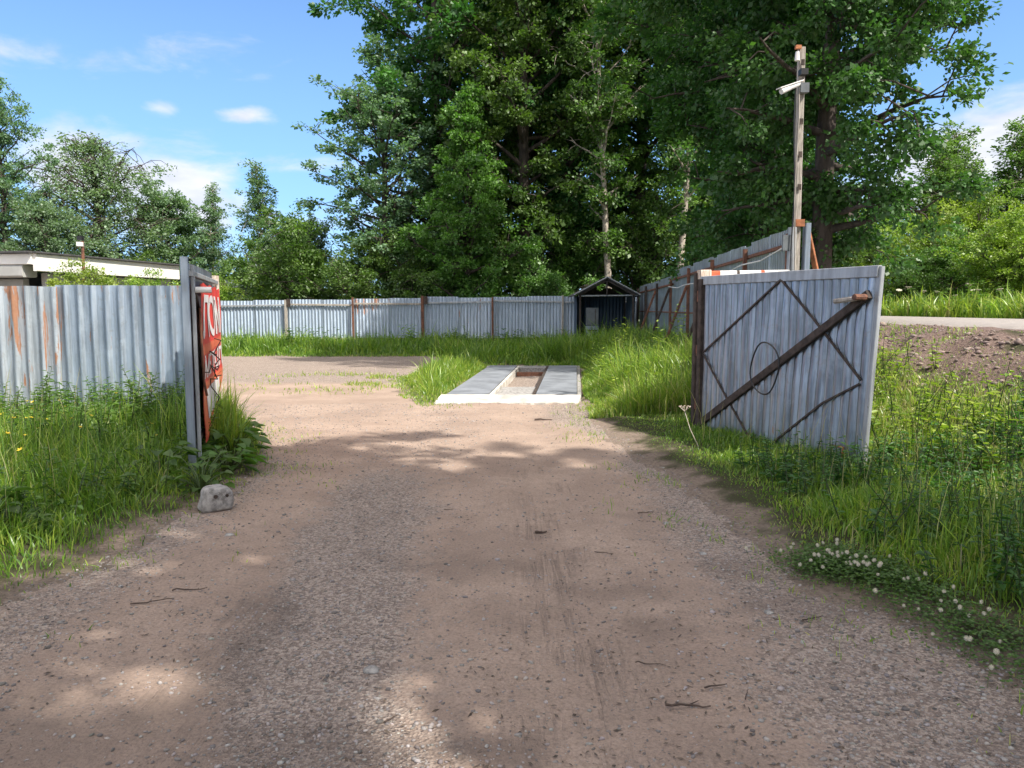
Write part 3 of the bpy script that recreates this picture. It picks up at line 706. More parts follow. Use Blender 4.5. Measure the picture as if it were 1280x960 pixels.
# ------------------------------------------------------------------ concrete block with holes
cbk = empty('concrete_block', (-2.36, 6.0, .0), R(30)); tag(cbk, 'rough concrete block with two holes at the foot of the left gate leaf', 'block')
import bmesh
bm = bmesh.new(); bmesh.ops.create_cube(bm, size=2)
bmesh.ops.subdivide_edges(bm, edges=list(bm.edges), cuts=9, use_grid_fill=True)
for v in bm.verts:
    q = v.co.copy(); k_ = (abs(q.x)**7+abs(q.y)**7+abs(q.z)**7)**(1/7); q = q/k_
    n_ = Vector((float(vnoise(q.x*2+q.z*1.3+5, q.y*2+9, 1))-.5, float(vnoise(q.y*2+q.z+7, q.x*2+3, 2))-.5, float(vnoise(q.x*2+3, q.z*2+q.y+8, 3))-.5))
    q = Vector((q.x*.125, q.y*.10, (q.z+1)*.105)) + n_*.022
    if q.x > .04: q.z -= (q.x-.04)*.45*(q.z/.2)
    q.x += -.03*(1-q.z/.2)*(q.x < 0) + q.z*.10
    v.co = q*.9
me = bpy.data.meshes.new('block_body'); bm.to_mesh(me); bm.free(); me.shade_smooth()
link('block_body', me, M['concrete'], cbk)
for x, rr in ((-.035, .016), (.05, .013)): MB().tube([(x+.02, -.099, .126), (x+.02, -.06, .126)], rr, 10).build('hole', M['dark_steel'], cbk)

# ------------------------------------------------------------------ foliage machinery
def nrmz(v): return v/np.maximum(np.linalg.norm(v, axis=-1, keepdims=True), 1e-9)
def quad_leaves(P_, D, N, Ln, W):
    D = nrmz(D); S_ = nrmz(np.cross(D, N)); Ln = Ln[:, None]; W = W[:, None]
    V = np.stack([P_, P_+D*Ln*.45+S_*W*.5, P_+D*Ln, P_+D*Ln*.45-S_*W*.5], 1)
    F = np.arange(len(P_)*4).reshape(-1, 4); return V.reshape(-1, 3), F, 4
def hex_leaves(P_, D, N, Ln, W, droop=.15):
    D = nrmz(D); S_ = nrmz(np.cross(D, N)); N = nrmz(np.cross(S_, D)); Ln = Ln[:, None]; W = W[:, None]
    up_ = N*W*.14
    V = np.stack([P_, P_+D*Ln*.3+S_*W*.5+up_, P_+D*Ln*.68+S_*W*.38+up_-N*Ln*droop*.4, P_+D*Ln-N*Ln*droop, P_+D*Ln*.68-S_*W*.38+up_-N*Ln*droop*.4, P_+D*Ln*.3-S_*W*.5+up_], 1)
    b_ = np.arange(len(P_))[:, None]*6; F = np.concatenate([b_+np.array([[0, 1, 2, 3]]), b_+np.array([[0, 3, 4, 5]])]); return V.reshape(-1, 3), F, 6
def tubes(paths, n=5):
    V = []; F = []; k = 0
    for pts, rs in paths:
        pts = np.asarray(pts); rs = np.asarray(rs); d_ = np.gradient(pts, axis=0); d_ = nrmz(d_)
        ref = np.where(np.abs(d_[:, 2:3]) < .9, np.array([[0, 0, 1.]]), np.array([[1., 0, 0]])); a = nrmz(np.cross(d_, ref)); b_ = np.cross(d_, a)
        th = np.linspace(0, 2*np.pi, n, endpoint=False)
        ring_ = pts[:, None] + (a[:, None]*np.cos(th)[None, :, None] + b_[:, None]*np.sin(th)[None, :, None])*rs[:, None, None]
        m_ = len(pts); V.append(ring_.reshape(-1, 3))
        i = np.arange(m_-1)[:, None]*n; j = np.arange(n)[None]; j2 = (j+1) % n
        F.append(np.stack([k+i+j, k+i+j2, k+i+n+j2, k+i+n+j], -1).reshape(-1, 4)); k += m_*n
    return np.concatenate(V), np.concatenate(F)

def make_tree(H, r0, cb_, prof, nl, nsub, lpc, cs, ls, cols_, seed, rise=(15, 55), droop=0, lean=(0, 0), mtr='bark_dark', mlf='leaf', stems=1, wig=.25, nspread=.38, flat=.6):
    g = np.random.default_rng(seed); paths = []; cen = []; cd = []
    trunks = []
    for s_ in range(stems):
        n = 14; zz = np.linspace(0, 1, n)
        wob = np.cumsum(g.normal(0, .035*H/n*2, (n, 2)), 0); wob -= wob[0]
        base = g.normal(0, .35, 2) if stems > 1 else np.zeros(2); out = base*zz[:, None]*H*.25 if stems > 1 else np.zeros((n, 2))
        hh = H*(1 if s_ == 0 else g.uniform(.7, .95))
        p = np.stack([base[0]*.4+wob[:, 0]*zz+out[:, 0]+lean[0]*zz**1.3, base[1]*.4+wob[:, 1]*zz+out[:, 1]+lean[1]*zz**1.3, zz*hh], -1)
        rr = r0*(1-zz)**.8*(1 if stems == 1 else .6)+.012; rr[0] *= 1.35
        paths.append((p, rr)); trunks.append((p, rr, hh))
    for i in range(nl):
        p, rr, hh = trunks[i % stems]
        u = (i+.5)/nl; u = np.clip(u + g.normal(0, .5/nl), 0, .985)
        z0 = cb_ + (hh-cb_)*u; s0 = z0/hh
        st = np.array([np.interp(z0, p[:, 2], p[:, 0]), np.interp(z0, p[:, 2], p[:, 1]), z0])
        a = i*2.39996+g.normal(0, .4); el_ = R(np.interp(u, [0, 1], rise)+g.normal(0, 8))
        ln = max(.25, prof(u)*g.uniform(.62, 1.12))/max(.6, math.cos(el_)); ln = max(.15, min(ln, (hh*1.03-z0)/max(.2, math.sin(el_))))
        dv = np.array([math.cos(a)*math.cos(el_), math.sin(a)*math.cos(el_), math.sin(el_)])
        tt = np.linspace(0, 1, 6)[:, None]
        curve = st + dv*tt*ln + np.array([0, 0, 1.])*(-droop*tt**2*ln) + np.cumsum(g.normal(0, .03*ln, (6, 3)), 0)*np.minimum(tt*2, 1)
        rb = np.interp(z0, p[:, 2], rr)*.42+.008
        paths.append((curve, rb*(1-tt[:, 0]*.9)+.004))
        ns = max(2, int(nsub*ln/max(prof(.35), .3)*.8))
        for k_ in range(ns):
            v = g.uniform(.18, 1)**.8; c_ = np.array([np.interp(v, tt[:, 0], curve[:, q]) for q in range(3)])
            off = g.normal(0, nspread*(.35+.4*min(ln, 3)), 3)*np.array([1, 1, .75])*(.5+.5*v)
            e = c_+off
            if droop > .3: e[2] -= abs(g.normal(0, .5))*ln*.4
            paths.append((np.stack([c_, c_*.45+e*.55+np.array([0, 0, .04*ln]), e]), np.array([.012, .008, .003])+rb*.06))
            cen.append(e); cd.append(nrmz(off[None])[0]+dv*.6)
    tv, tf = tubes(paths, 6)
    trunk = qmesh('trunk', tv, tf, None, True)
    cen = np.array(cen); cd = np.array(cd); nc = len(cen)
    cnt = np.maximum(6, (lpc*g.lognormal(0, .35, nc)).astype(int)); ci = np.repeat(np.arange(nc), cnt); N = len(ci)
    csz = cs*g.uniform(.6, 1.35, nc)
    off = g.normal(0, 1, (N, 3)); off = off/np.linalg.norm(off, axis=1, keepdims=True)*(g.uniform(0, 1, (N, 1))**.55)
    P_ = cen[ci]+off*csz[ci][:, None]*np.array([1, 1, flat])
    if droop > .3: P_[:, 2] -= np.abs(g.normal(0, .35, N))*csz[ci]*2
    P_[:, 2] = np.maximum(P_[:, 2], .05)
    D = nrmz(off*.6+cd[ci]*.5+g.normal(0, .6, (N, 3))+np.array([0, 0, -.35-droop]))
    Nn = nrmz(g.normal(0, .6, (N, 3))+np.array([0, 0, .9]))
    Ln = ls*g.lognormal(0, .25, N); V, F, kv = quad_leaves(P_, D, Nn, Ln, Ln*g.uniform(.6, .85, N))
    ca, cbb = np.array(cols_[0]), np.array(cols_[1])
    f = np.clip(g.beta(2, 2, nc)[ci]*.75+g.uniform(0, .35, N), 0, 1)[:, None]
    C = ca*(1-f)+cbb*f; C = C*g.lognormal(0, .16, N)[:, None]
    crown = qmesh('crown', V, F, np.repeat(C, kv, 0))
    root = empty('tree', (0, 0, 0))
    link('trunk', trunk, M[mtr], root); link('crown', crown, M[mlf], root)
    return root

G_DARK = ((.034, .100, .022), (.085, .195, .040)); G_MID = ((.058, .130, .025), (.145, .245, .045)); G_PALE = ((.12, .19, .11), (.23, .31, .18)); G_YEL = ((.12, .22, .025), (.32, .40, .055)); G_HAZY = ((.11, .19, .10), (.20, .30, .155)); G_FRESH = ((.07, .165, .03), (.17, .31, .055))  # distance haze worked into the grey-green and bluish leaf tints
poplar = lambda r, a=.35: (lambda u: r*(min(1, .45+u/a*.55) if u < a else max(.12, 1-((u-a)/(1-a))**1.9)))
cone = lambda r: (lambda u: r*max(.08, (1-u)**.8)*(min(1, .55+u*2)))
ball = lambda r: (lambda u: r*max(.15, math.sqrt(max(0, 1-(2*u-.85)**2*.8))))
PROTO = {}
PROTO['popA'] = make_tree(21, .30, 2.2, poplar(3.5), 70, 14, 105, .50, .155, G_DARK, 11, (20, 60))
PROTO['popB'] = make_tree(23, .34, 2.8, poplar(3.8), 74, 14, 105, .52, .155, G_MID, 12, (15, 58))
PROTO['birch'] = make_tree(19, .15, 5.0, poplar(2.2), 50, 10, 70, .45, .13, G_MID, 13, (35, 65), mtr='bark_pale', lean=(.8, 0))
PROTO['big'] = make_tree(17, .23, 1.5, poplar(3.9, .5), 92, 15, 165, .46, .098, G_DARK, 14, (5, 50), nspread=.40, droop=.12)
PROTO['cone'] = make_tree(10.6, .16, .4, cone(2.6), 70, 11, 120, .38, .115, G_FRESH, 15, (20, 55))
PROTO['willow'] = make_tree(15, .2, .8, poplar(3.1, .3), 90, 10, 62, .38, .13, G_PALE, 16, (20, 50), mlf='leaf_pale')
PROTO['weep'] = make_tree(9.6, .14, 1.2, poplar(2.6, .5), 76, 12, 44, .34, .085, ((.13, .17, .08), (.24, .27, .15)), 17, (30, 65), droop=.32, mlf='leaf_pale')
PROTO['young'] = make_tree(8.2, .07, .5, cone(1.45), 90, 9, 42, .24, .085, G_HAZY, 18, (20, 55), mtr='bark_pale', flat=.8)
PROTO['birchling'] = make_tree(8.2, .07, .3, cone(1.7), 95, 10, 46, .26, .09, ((.12, .18, .04), (.21, .27, .08)), 28, (25, 60), mtr='bark_pale', flat=.8, mlf='leaf_pale')
PROTO['round'] = make_tree(7.2, .12, .6, ball(2.5), 64, 11, 85, .42, .12, G_HAZY, 19, (5, 60))
PROTO['bush'] = make_tree(4.2, .06, .15, ball(2.1), 46, 9, 95, .40, .10, G_MID, 20, (10, 70), stems=4)
PROTO['bushy'] = make_tree(5.2, .07, .2, ball(2.3), 52, 10, 100, .42, .10, G_YEL, 21, (15, 75), stems=4)
PROTO['shade'] = make_tree(14, .2, 4.0, poplar(3.2, .5), 50, 11, 95, 0.40, .20, G_MID, 22, (5, 55))
used = set()
def place(kind, x, y, sc_, rz, name, label, cat, group=None, wide=1.0):
    src = PROTO[kind]; z = float(height(np.array(x), np.array(y)))-.05
    S3 = (sc_*wide, sc_*wide, sc_)
    if kind in used: o_ = dup(src, (x, y, z), rz, S3)
    else: o_ = src; o_.location = (x, y, z); o_.rotation_euler = (0, 0, rz); o_.scale = S3; used.add(kind)
    o_.name = name
    tag(o_, label, cat, group); return o_
TT = 'tall trees beyond the far fence'; BU = 'bushes along the far fence'; RB = 'bushes beyond the road'
place('popA', -4.0, 39.0, 1.2, 1.6, 'poplar_tree', 'tall dark poplar at the left end of the row, above the paler tree', 'tree', TT)
place('willow', -6.0, 36.5, .90, 1.0, 'willow_tree', 'pale grey-green tree with airy crown left of the tall dark poplars', 'tree', TT, 1.25)
place('cone', -1.9, 33.4, 1.02, 0, 'young_poplar_tree', 'bright bushy conical tree over the far fence in front of the tall poplars', 'tree', TT)
place('popB', .55, 35.5, 1.0, 2.0, 'poplar_tree', 'tall poplar with thick dark trunk right behind the middle of the far fence', 'tree', TT)
place('popA', 2.6, 38, 1.1, 3.3, 'poplar_tree', 'tall dark poplar left of the shelter roof, second row', 'tree', TT)
place('birch', 4.3, 34.0, 1.02, 2.6, 'birch_tree', 'slim pale trunk tree rising straight above the shelter roof', 'tree', TT)
place('popB', 6.6, 40, 1.05, 4.4, 'poplar_tree', 'tall poplar between the two pale trunks behind the fence corner', 'tree', TT)
place('birch', 7.2, 33.5, 1.0, .1, 'birch_tree', 'slim leaning tree with sunlit pale trunk right of the shelter', 'tree', TT)
place('popA', 7.1, 25.0, .95, 5.2, 'poplar_tree', 'tall tree with thick dark trunk just outside the right fence', 'tree', TT, 1.05)
place('big', 6.75, 17.0, 1.04, .8, 'poplar_tree', 'big near poplar behind the camera pole with branches hanging right', 'tree', TT)
place('big', 6.9, 21.2, .98, 3.4, 'poplar_tree', 'leafy tree outside the right fence between the thick trunk and the camera pole', 'tree', TT)
place('bush', 6.75, 18.6, .62, 2.0, 'bush', 'low dark bush behind the camera pole outside the right fence', 'bush', BU)
place('popB', 9.8, 36, .95, 1.2, 'poplar_tree', 'tall poplar far behind the camera pole', 'tree', TT)
place('popA', -1.0, 44, 1.05, 1.9, 'poplar_tree', 'tall poplar in the back row filling the gap behind the conical tree', 'tree', TT, 1.15)
place('popB', 3.6, 46, 1.05, .6, 'poplar_tree', 'tall poplar in the back row behind the shelter', 'tree', TT, 1.15)
place('popA', 11.2, 46, 1.05, 2.7, 'poplar_tree', 'tall poplar in the back row behind the right fence', 'tree', TT, 1.15)
place('willow', 13.8, 40, .82, 2.7, 'willow_tree', 'pale tree behind the hanging branches right of the camera pole', 'tree', TT)
for i, (x, y, s_, k_, lb) in enumerate([(-9.6, 35.5, 1.25, 'bush', 'dark bush at the left foot of the pale airy tree'), (-7.0, 34.5, 1.05, 'bush', 'dark rounded bush below the pale airy tree'), (-4.4, 33.8, .9, 'bush', 'dark bush left of the conical tree'),
        (1.2, 33.2, .85, 'bush', 'bush right of the conical tree behind the fence'), (3.4, 36.5, 1.3, 'bush', 'bush behind the shelter roof'), (6.2, 36.0, 1.3, 'bush', 'bush between the pale trunks'),
        (9.0, 35.0, 1.2, 'bush', 'bush behind the right fence far from camera'), (-12.2, 40, .70, 'bushy', 'yellow-green bush at the left end of the far fence'), (-15.0, 39, .62, 'bushy', 'yellow-green bush beside the banner gate leaf'), (0, 41, 1.6, 'bush', 'large dark bush deep under the tall poplars'), (-4, 42, 1.7, 'bush', 'large dark bush under the leftmost tall poplar'), (5.6, 43, 1.7, 'bush', 'large dark bush under the tall trees right of the shelter')]):
    place(k_, x, y, s_, i*1.3, 'bush', lb, 'bush', BU)
LT = 'trees at the left behind the building'
place('willow', -23.5, 36, .80, .2, 'willow_tree', 'grey-green tree at the left edge of the picture, tallest behind the building', 'tree', LT)
place('round', -20.5, 34, .80, .2, 'round_tree', 'lower green tree in front of the weeping birch over the white fascia', 'tree', LT)
place('weep', -21.0, 40, 1.06, 1.3, 'weeping_birch', 'grey weeping birch with drooping twigs behind the white fascia', 'tree', LT, 1.35)
place('willow', -28.0, 40, .72, 2.2, 'willow_tree', 'grey-green tree partly cut by the left picture edge', 'tree', LT)
place('round', -19.0, 43, 1.02, 2.0, 'round_tree', 'round green tree right of the weeping birch', 'tree', LT)
place('young', -17.0, 44, 1.02, .6, 'young_birch', 'thin young birch with pointed top right of the round tree', 'tree', LT)
place('young', -13.6, 43, 1.13, 2.8, 'young_birch', 'pointed young tree standing alone left of the big poplars', 'tree', LT, 1.25)
place('round', -11.2, 42, .80, 4.0, 'round_tree', 'low dark green tree between the pointed tree and the pale willow', 'tree', LT)
place('bush', -18.5, 38, .9, 1.0, 'bush', 'green bush behind the top of the banner gate leaf', 'bush', BU)
place('bushy', -9.35, 17.6, .47, 1.0, 'bush', 'low yellow-green bush along the foot of the white building', 'bush', 'bushes against the building', 1.0)
place('bushy', -10.3, 18.9, .45, 3.0, 'bush', 'yellow-green bush beside the thin camera post', 'bush', 'bushes against the building', 1.0)
place('bushy', -10.55, 21.6, .47, 4.6, 'bush', 'yellow-green bush at the far end of the white fascia', 'bush', 'bushes against the building', 1.0)
for i, (x, y, s_, k_, lb) in enumerate([(15.8, 34, .80, 'bushy', 'yellow-green bush beyond the road just right of the gate edge'), (17.6, 31.5, .78, 'bush', 'dark green bush beyond the road, middle of the row'), (18.0, 28.0, .74, 'bushy', 'bright bush beyond the road near the right picture edge'), (20.6, 27, .8, 'bush', 'dark bush beyond the road at the right picture edge'),
        (15.2, 39, .95, 'bush', 'dark bush behind the hanging poplar branches'), (20.0, 34, .95, 'bushy', 'tall yellow-green bush in the second row beyond the road'), (23.5, 33, .95, 'bushy', 'yellow-green bush in the second row at the right picture edge'), (17.4, 37, 1.0, 'bushy', 'yellow-green bush under the leftmost birch beyond the road'), (15.6, 30.5, .55, 'bush', 'low dark bush at the verge beyond the road'), (18.6, 25.5, .5, 'bush', 'low dark bush nearest to the camera beyond the road')]):
    place(k_, x, y, s_, i*1.7, 'bush', lb, 'bush', RB)
for i, (x, y, s_, lb) in enumerate([(20.2, 38, .98, 'young birch beyond the road, leftmost of the row against the cloud'), (22.2, 39, 1.10, 'young birch beyond the road, second from the left with tallest tip'), (21.4, 36, .80, 'lower young birch between the taller birches beyond the road'), (24.4, 38.5, 1.10, 'young birch beyond the road, third tall tip under the cloud'), (26.2, 38, 1.02, 'young birch beyond the road cut by the right picture edge')]):
    place('birchling', x, y, s_, i*2.1, 'young_birch', lb, 'tree', 'young birches beyond the road', 1.45)
for i, (x, y, s_, lb) in enumerate([(9.2, -1.8, 1.0, 'roadside tree beside the camera shading the drive'), (5.3, .3, .86, 'tree right behind the camera shading the drive'), (12.0, -5.5, 1.0, 'tree farther behind the camera on the bank'), (6.8, -7.0, 1.05, 'second-row tree behind the camera'), (.2, -5.2, 1.0, 'tree behind the camera shading the left verge')]):
    place('shade', x, y, s_, i*1.9, 'poplar_tree', lb, 'tree', 'trees behind the camera')

# ------------------------------------------------------------------ grass
GC = np.array([(.065, .140, .018), (.125, .220, .028), (.21, .31, .042), (.35, .41, .065), (.44, .38, .19)])
def blades(n, sampler, hfun, w0, wk, seed, palette=(.15, .27, .30, .20, .08), lean=.55):
    g = np.random.default_rng(seed); x, y, hs_ = sampler(g, n)
    z = height(x, y); m_ = len(x)
    h_ = hs_*g.lognormal(0, .28, m_)
    dist = np.hypot(x, y); wd = (w0+wk*dist)*g.uniform(.6, 1.3, m_)
    a = g.uniform(0, 2*np.pi, m_); la = g.uniform(0, 2*np.pi, m_); lm = np.abs(g.normal(0, lean, m_))*h_
    # clumped lean direction
    la = la*.75 + 6.28*vnoise(x*1.6, y*1.6, 71)*1.5
    S_ = np.stack([np.cos(a), np.sin(a), 0*a], -1); Lv = np.stack([np.cos(la)*lm, np.sin(la)*lm, 0*a], -1)
    P0 = np.stack([x, y, z-.01], -1); rows = []
    for s_, ws in ((0, .8), (.4, 1.), (.75, .75), (1, .08)):
        c_ = P0+Lv*(s_**2)+np.stack([0*a, 0*a, h_*(s_-.22*s_*s_*np.minimum(lm/h_, 1))], -1)
        rows += [c_-S_*(wd*ws*.5)[:, None], c_+S_*(wd*ws*.5)[:, None]]
    V = np.stack(rows, 1).reshape(-1, 3); b_ = np.arange(m_)[:, None]*8
    F = np.concatenate([b_+np.array([[0, 1, 3, 2]]), b_+np.array([[2, 3, 5, 4]]), b_+np.array([[4, 5, 7, 6]])])
    pn = vnoise(x*.9, y*.9, 81)*.5+vnoise(x*3, y*3, 82)*.5
    q = np.clip(g.uniform(0, 1, m_)*.75+pn*.45-.1 + .24*sst(x, 3.0, 4.0)*(y > 4.8)*(y < 14) + .12*(x > 1)*(x < 3.4)*(y > 11)*(y < 20), 0, .985); cum = np.cumsum(palette)/sum(palette); ci = np.searchsorted(cum, q)  # blades on the right verge and in the yard tinted yellow to look sunlit
    C = GC[np.minimum(ci, 4)]*g.lognormal(0, .15, m_)[:, None]
    Cv = np.repeat(C[:, None], 8, 1)
    return V, F, Cv.reshape(-1, 3)
def region(boxes, hf):
    def smp(g, n):
        xs_, ys_ = [], []
        x0, x1, y0, y1 = boxes; x = g.uniform(x0, x1, n); y = g.uniform(y0, y1, n)
        h_, keep = hf(x, y, g); keep &= (np.abs(x) < .80*y+1.2)
        return x[keep], y[keep], h_[keep]
    return smp
def hf_left(x, y, g):
    e = -drive_sd(x, y); h_ = .04+.26*sst(e, .05, 1.3)*(.35+1.0*fbm(x*.9, y*.9, 5)); h_ = h_*(1-.35*sst(y, 8, 9.5))
    keep = (e > -.18*g.uniform(0, 1, len(x))) & (g.uniform(0, 1, len(x)) < .12+.9*sst(e, -.1, .7)) & ((y < 10.2)); return h_, keep
def hf_right(x, y, g):
    e = -drive_sd(x, y); h_ = .03+.27*sst(e, .25, 1.5)*(.35+1.1*fbm(x*.8, y*.8, 6)); bank = sst(x, 4.9, 5.7)*(1-sst(x, 7.3, 7.6))
    tuft = sst(fbm(x*1.1, y*1.1, 61), .36, .52)
    keep = (e > -.2*g.uniform(0, 1, len(x))) & (g.uniform(0, 1, len(x)) < (.08+.95*sst(e, 0, .9))*(1-bank*(1-.02-.16*tuft))) & (x < 6.9)
    inside_gate = (y > 11); return h_*(1-.62*bank)*(1-.25*sst(x,3.8,4.8))*(1-.58*sst(y,5.2,6.4)*(y < 11)), keep
def hf_yard(x, y, g):
    e = -drive_sd(x, y); h_ = .08+.36*sst(e, .1, 1.0)*(.4+1.2*fbm(x*.9, y*.9, 7)); u, _ = scale_uv(x, y)
    keep = (e > 0) & (x < fence_x(y)+.0) & ~((np.abs(u) < 1.24) & (y > 12.7) & (y < 20.45)) & (x > -.9); return h_, keep
def hf_isl(x, y, g):
    e = poly_sd(x, y, ISL)+(fbm(x*2, y*2, 8)-.47)*.7; h_ = .05+.26*sst(e, .0, .7)*(.5+.6*sst(x, -2.6, -1.6))
    u, _ = scale_uv(x, y); keep = (e > -.15) & (g.uniform(0, 1, len(x)) < .3+.7*sst(x, -2.7, -1.8)) & ~((np.abs(u) < 1.24) & (y > 12.7) & (y < 20.45)); return h_, keep
def hf_back(x, y, g):
    e = -drive_sd(x, y); h_ = (.08+.34*sst(e, 0, 1.6))*(.55+.9*fbm(x*.8, y*.8, 10)); keep = (e > -.1) & (y < 29.9) & (x < 4.9); return h_, keep
def hf_verge(x, y, g): return .35+.5*fbm(x, y, 12), (x > 13.7)
def hf_spars(x, y, g):
    t_ = sst(fbm(x*1.3, y*1.3, 15), .40, .55)*np.exp(-((x+3.4)/1.5)**2-((y-16.8)/1.6)**2)*1.3
    return .03+.06*g.uniform(0, 1, len(x)), (g.uniform(0, 1, len(x)) < t_)
def hf_edge(x, y, g):
    e = drive_sd(x, y); h_ = .03+.03*g.uniform(0, 1, len(x)); t_ = sst(fbm(x*2.5, y*2.5, 14), .50, .62)
    return h_, (e > 0) & (e < .9) & (g.uniform(0, 1, len(x)) < t_*(1-e/.9))
parts = [blades(95000, region((-9.5, -1.8, 2.4, 10.3), hf_left), None, .0042, .0006, 101),
         blades(120000, region((1.2, 7.7, 2.2, 11.4), hf_right), None, .0042, .0006, 102),
         blades(36000, region((3.5, 7.8, 11.2, 24), hf_right), None, .008, .0006, 103, (.12, .25, .33, .25, .05)),
         blades(90000, region((.9, 5.0, 11, 23), hf_yard), None, .0055, .0006, 104, (.10, .25, .35, .27, .03)),
         blades(26000, region((-4.4, -.5, 12.5, 21.5), hf_isl), None, .0055, .0006, 105, (.05, .2, .35, .3, .1)),
         blades(60000, region((-14, 5, 20.5, 30), hf_back), None, .010, .0006, 106, (.15, .3, .35, .17, .03)),
         blades(12000, region((13.7, 17, 16, 40), hf_verge), None, .016, .0008, 107, (.05, .2, .35, .3, .1)),
         blades(34000, region((-5, 3.2, 2.4, 13), hf_edge), None, .004, .0005, 108, (.05, .2, .3, .25, .2)),
         blades(16000, region((-6.5, -1.6, 14, 20), hf_spars), None, .006, .0006, 110, (0, .1, .3, .4, .25)),
         blades(5200, region((-3.75, -2.3, 7.9, 10.4), lambda x, y, g: (.16+.34*sst(-drive_sd(x, y), 0, .5), -drive_sd(x, y) > .05)), None, .0045, .0006, 111, (.1, .2, .4, .2, .1), .35),
         blades(2600, region((-9, 7.4, 3, 12), lambda x, y, g: (np.full(len(x), .55), (-drive_sd(x, y) > .8) & (x < 5))), None, .0022, .0003, 109, (0, 0, .05, .15, .8), .2)]
def merge(parts):
    Vs, Fs, Cs, k = [], [], [], 0
    for V, F, C in parts: Vs.append(V); Fs.append(F+k); Cs.append(C); k += len(V)
    return np.concatenate(Vs), np.concatenate(Fs), np.concatenate(Cs)
V, F, C = merge(parts)
tag(link('grass', qmesh('grass', V, F, C), M['grass']), 'long summer grass on the verges and along the fences', 'grass', kind='stuff')

# broad-leaved weeds as one mass
def weeds(n, sampler, hmin, hmax, ll, seed, cols_=G_MID, nl=(9, 16)):
    g = np.random.default_rng(seed); x, y, hs_ = sampler(g, n); z = height(x, y); P_, D, N, Ln, C = [], [], [], [], []; paths = []
    for i in range(len(x)):
        h_ = hs_[i]*g.uniform(hmin, hmax); k_ = g.integers(*nl); l = np.array([g.normal(0, .28), g.normal(0, .28), 1.])*h_
        b_ = np.array([x[i], y[i], z[i]]); ts = np.sort(g.uniform(.12, 1, k_)); an = np.arange(k_)*2.4+g.uniform(0, 6)
        P_.append(b_+l*ts[:, None]); D.append(np.stack([np.cos(an), np.sin(an), g.uniform(-.1, .6, k_)], -1)); Ln.append(ll*g.uniform(.6, 1.3)*(1.15-.55*ts)*g.uniform(.8, 1.2, k_))
        C.append(np.repeat((np.array(cols_[0])+(np.array(cols_[1])-np.array(cols_[0]))*g.uniform(.1, 1.1))[None], k_, 0)*g.lognormal(0, .1, k_)[:, None])
        paths.append((np.stack([b_, b_+l*.5+g.normal(0, .01, 3), b_+l]), np.array([.0045, .0035, .0015])+h_*.002))
    P_, D, Ln, C = map(np.concatenate, (P_, D, Ln, C)); N = nrmz(g.normal(0, .25, P_.shape)+np.array([0, 0, 1]))
    V, F, kv = hex_leaves(P_, D, N, Ln, Ln*g.uniform(.32, .5, len(Ln)), .3)
    tv, tf = tubes(paths, 4)
    return merge([(V, F, np.repeat(C, kv, 0)), (tv, tf, np.broadcast_to(np.array([[.07, .10, .03]]), tv.shape))])
def wl(cond, hh=1.0):
    def f(x, y, g):
        e = -drive_sd(x, y); return np.full(len(x), hh)*(.6+.8*fbm(x, y, 91)), cond(x, y, e)
    return f
W = [weeds(900, region((-9, -2.2, 3.5, 10.2), wl(lambda x, y, e: (e > .5) & (fbm(x*1.1, y*1.1, 93) > .43))), .22, .52, .085, 201, nl=(13, 22)),
     weeds(300, region((-6.5, -2.6, 7.2, 10.2), wl(lambda x, y, e: (e > .6))), .25, .60, .09, 202, nl=(14, 24)),
     weeds(1100, region((2.2, 5.6, 3.0, 7.4), wl(lambda x, y, e: (e > .7) & (fbm(x*1.2, y*1.2, 94) > .36))), .2, .42, .07, 203, G_DARK),
     weeds(420, region((3.6, 5.9, 6, 13), wl(lambda x, y, e: (fbm(x*1.2, y*1.2, 95) > .42) & (x < 4.6+1.3*fbm(x*2, y*2, 96)))), .3, .7, .10, 204, G_YEL),
     weeds(520, region((1.7, 4.2, 11.5, 22), wl(lambda x, y, e: (e > .5))), .3, .75, .10, 205, G_YEL),
     weeds(200, region((-13, 4.6, 27, 29.8), wl(lambda x, y, e: (e > 1))), .4, .9, .16, 206, G_MID),
     weeds(260, region((13.8, 16.5, 18, 36), wl(lambda x, y, e: e > -99)), .5, 1.1, .16, 207, G_MID)]
V, F, C = merge(W)
tag(link('weeds', qmesh('weeds', V, F, C), M['leaf']), 'mixed leafy weeds growing through the grass', 'weeds', kind='stuff')
# low clover leaves
def cl(g, n):
    t_ = g.uniform(0, 1, n)**1.7; cx_ = np.interp(t_, [0, .35, .6, 1], [1.80, 2.08, 2.12, 2.20]); cy_ = np.interp(t_, [0, .35, .6, 1], [4.62, 4.35, 3.9, 3.1])
    return cx_+g.normal(.08, .13, n), cy_+g.normal(0, .14, n)
g = np.random.default_rng(301); x, y = cl(g, 5200); z = height(x, y)+g.uniform(.01, .09, len(x))
an = g.uniform(0, 6.28, len(x)); V, F, kv = hex_leaves(np.stack([x, y, z], -1), np.stack([np.cos(an), np.sin(an), .1+0*an], -1), nrmz(g.normal(0, .2, (len(x), 3))+np.array([0, 0, 1])), g.uniform(.014, .026, len(x)), g.uniform(.014, .024, len(x)), .1)
C = np.repeat((np.array([[.085, .17, .03]])*g.lognormal(0, .2, len(x))[:, None]), kv, 0)
tag(link('clover_leaves', qmesh('clover_leaves', V, F, C), M['leaf']), 'low mat of clover leaves at the right edge of the drive', 'clover', kind='stuff')
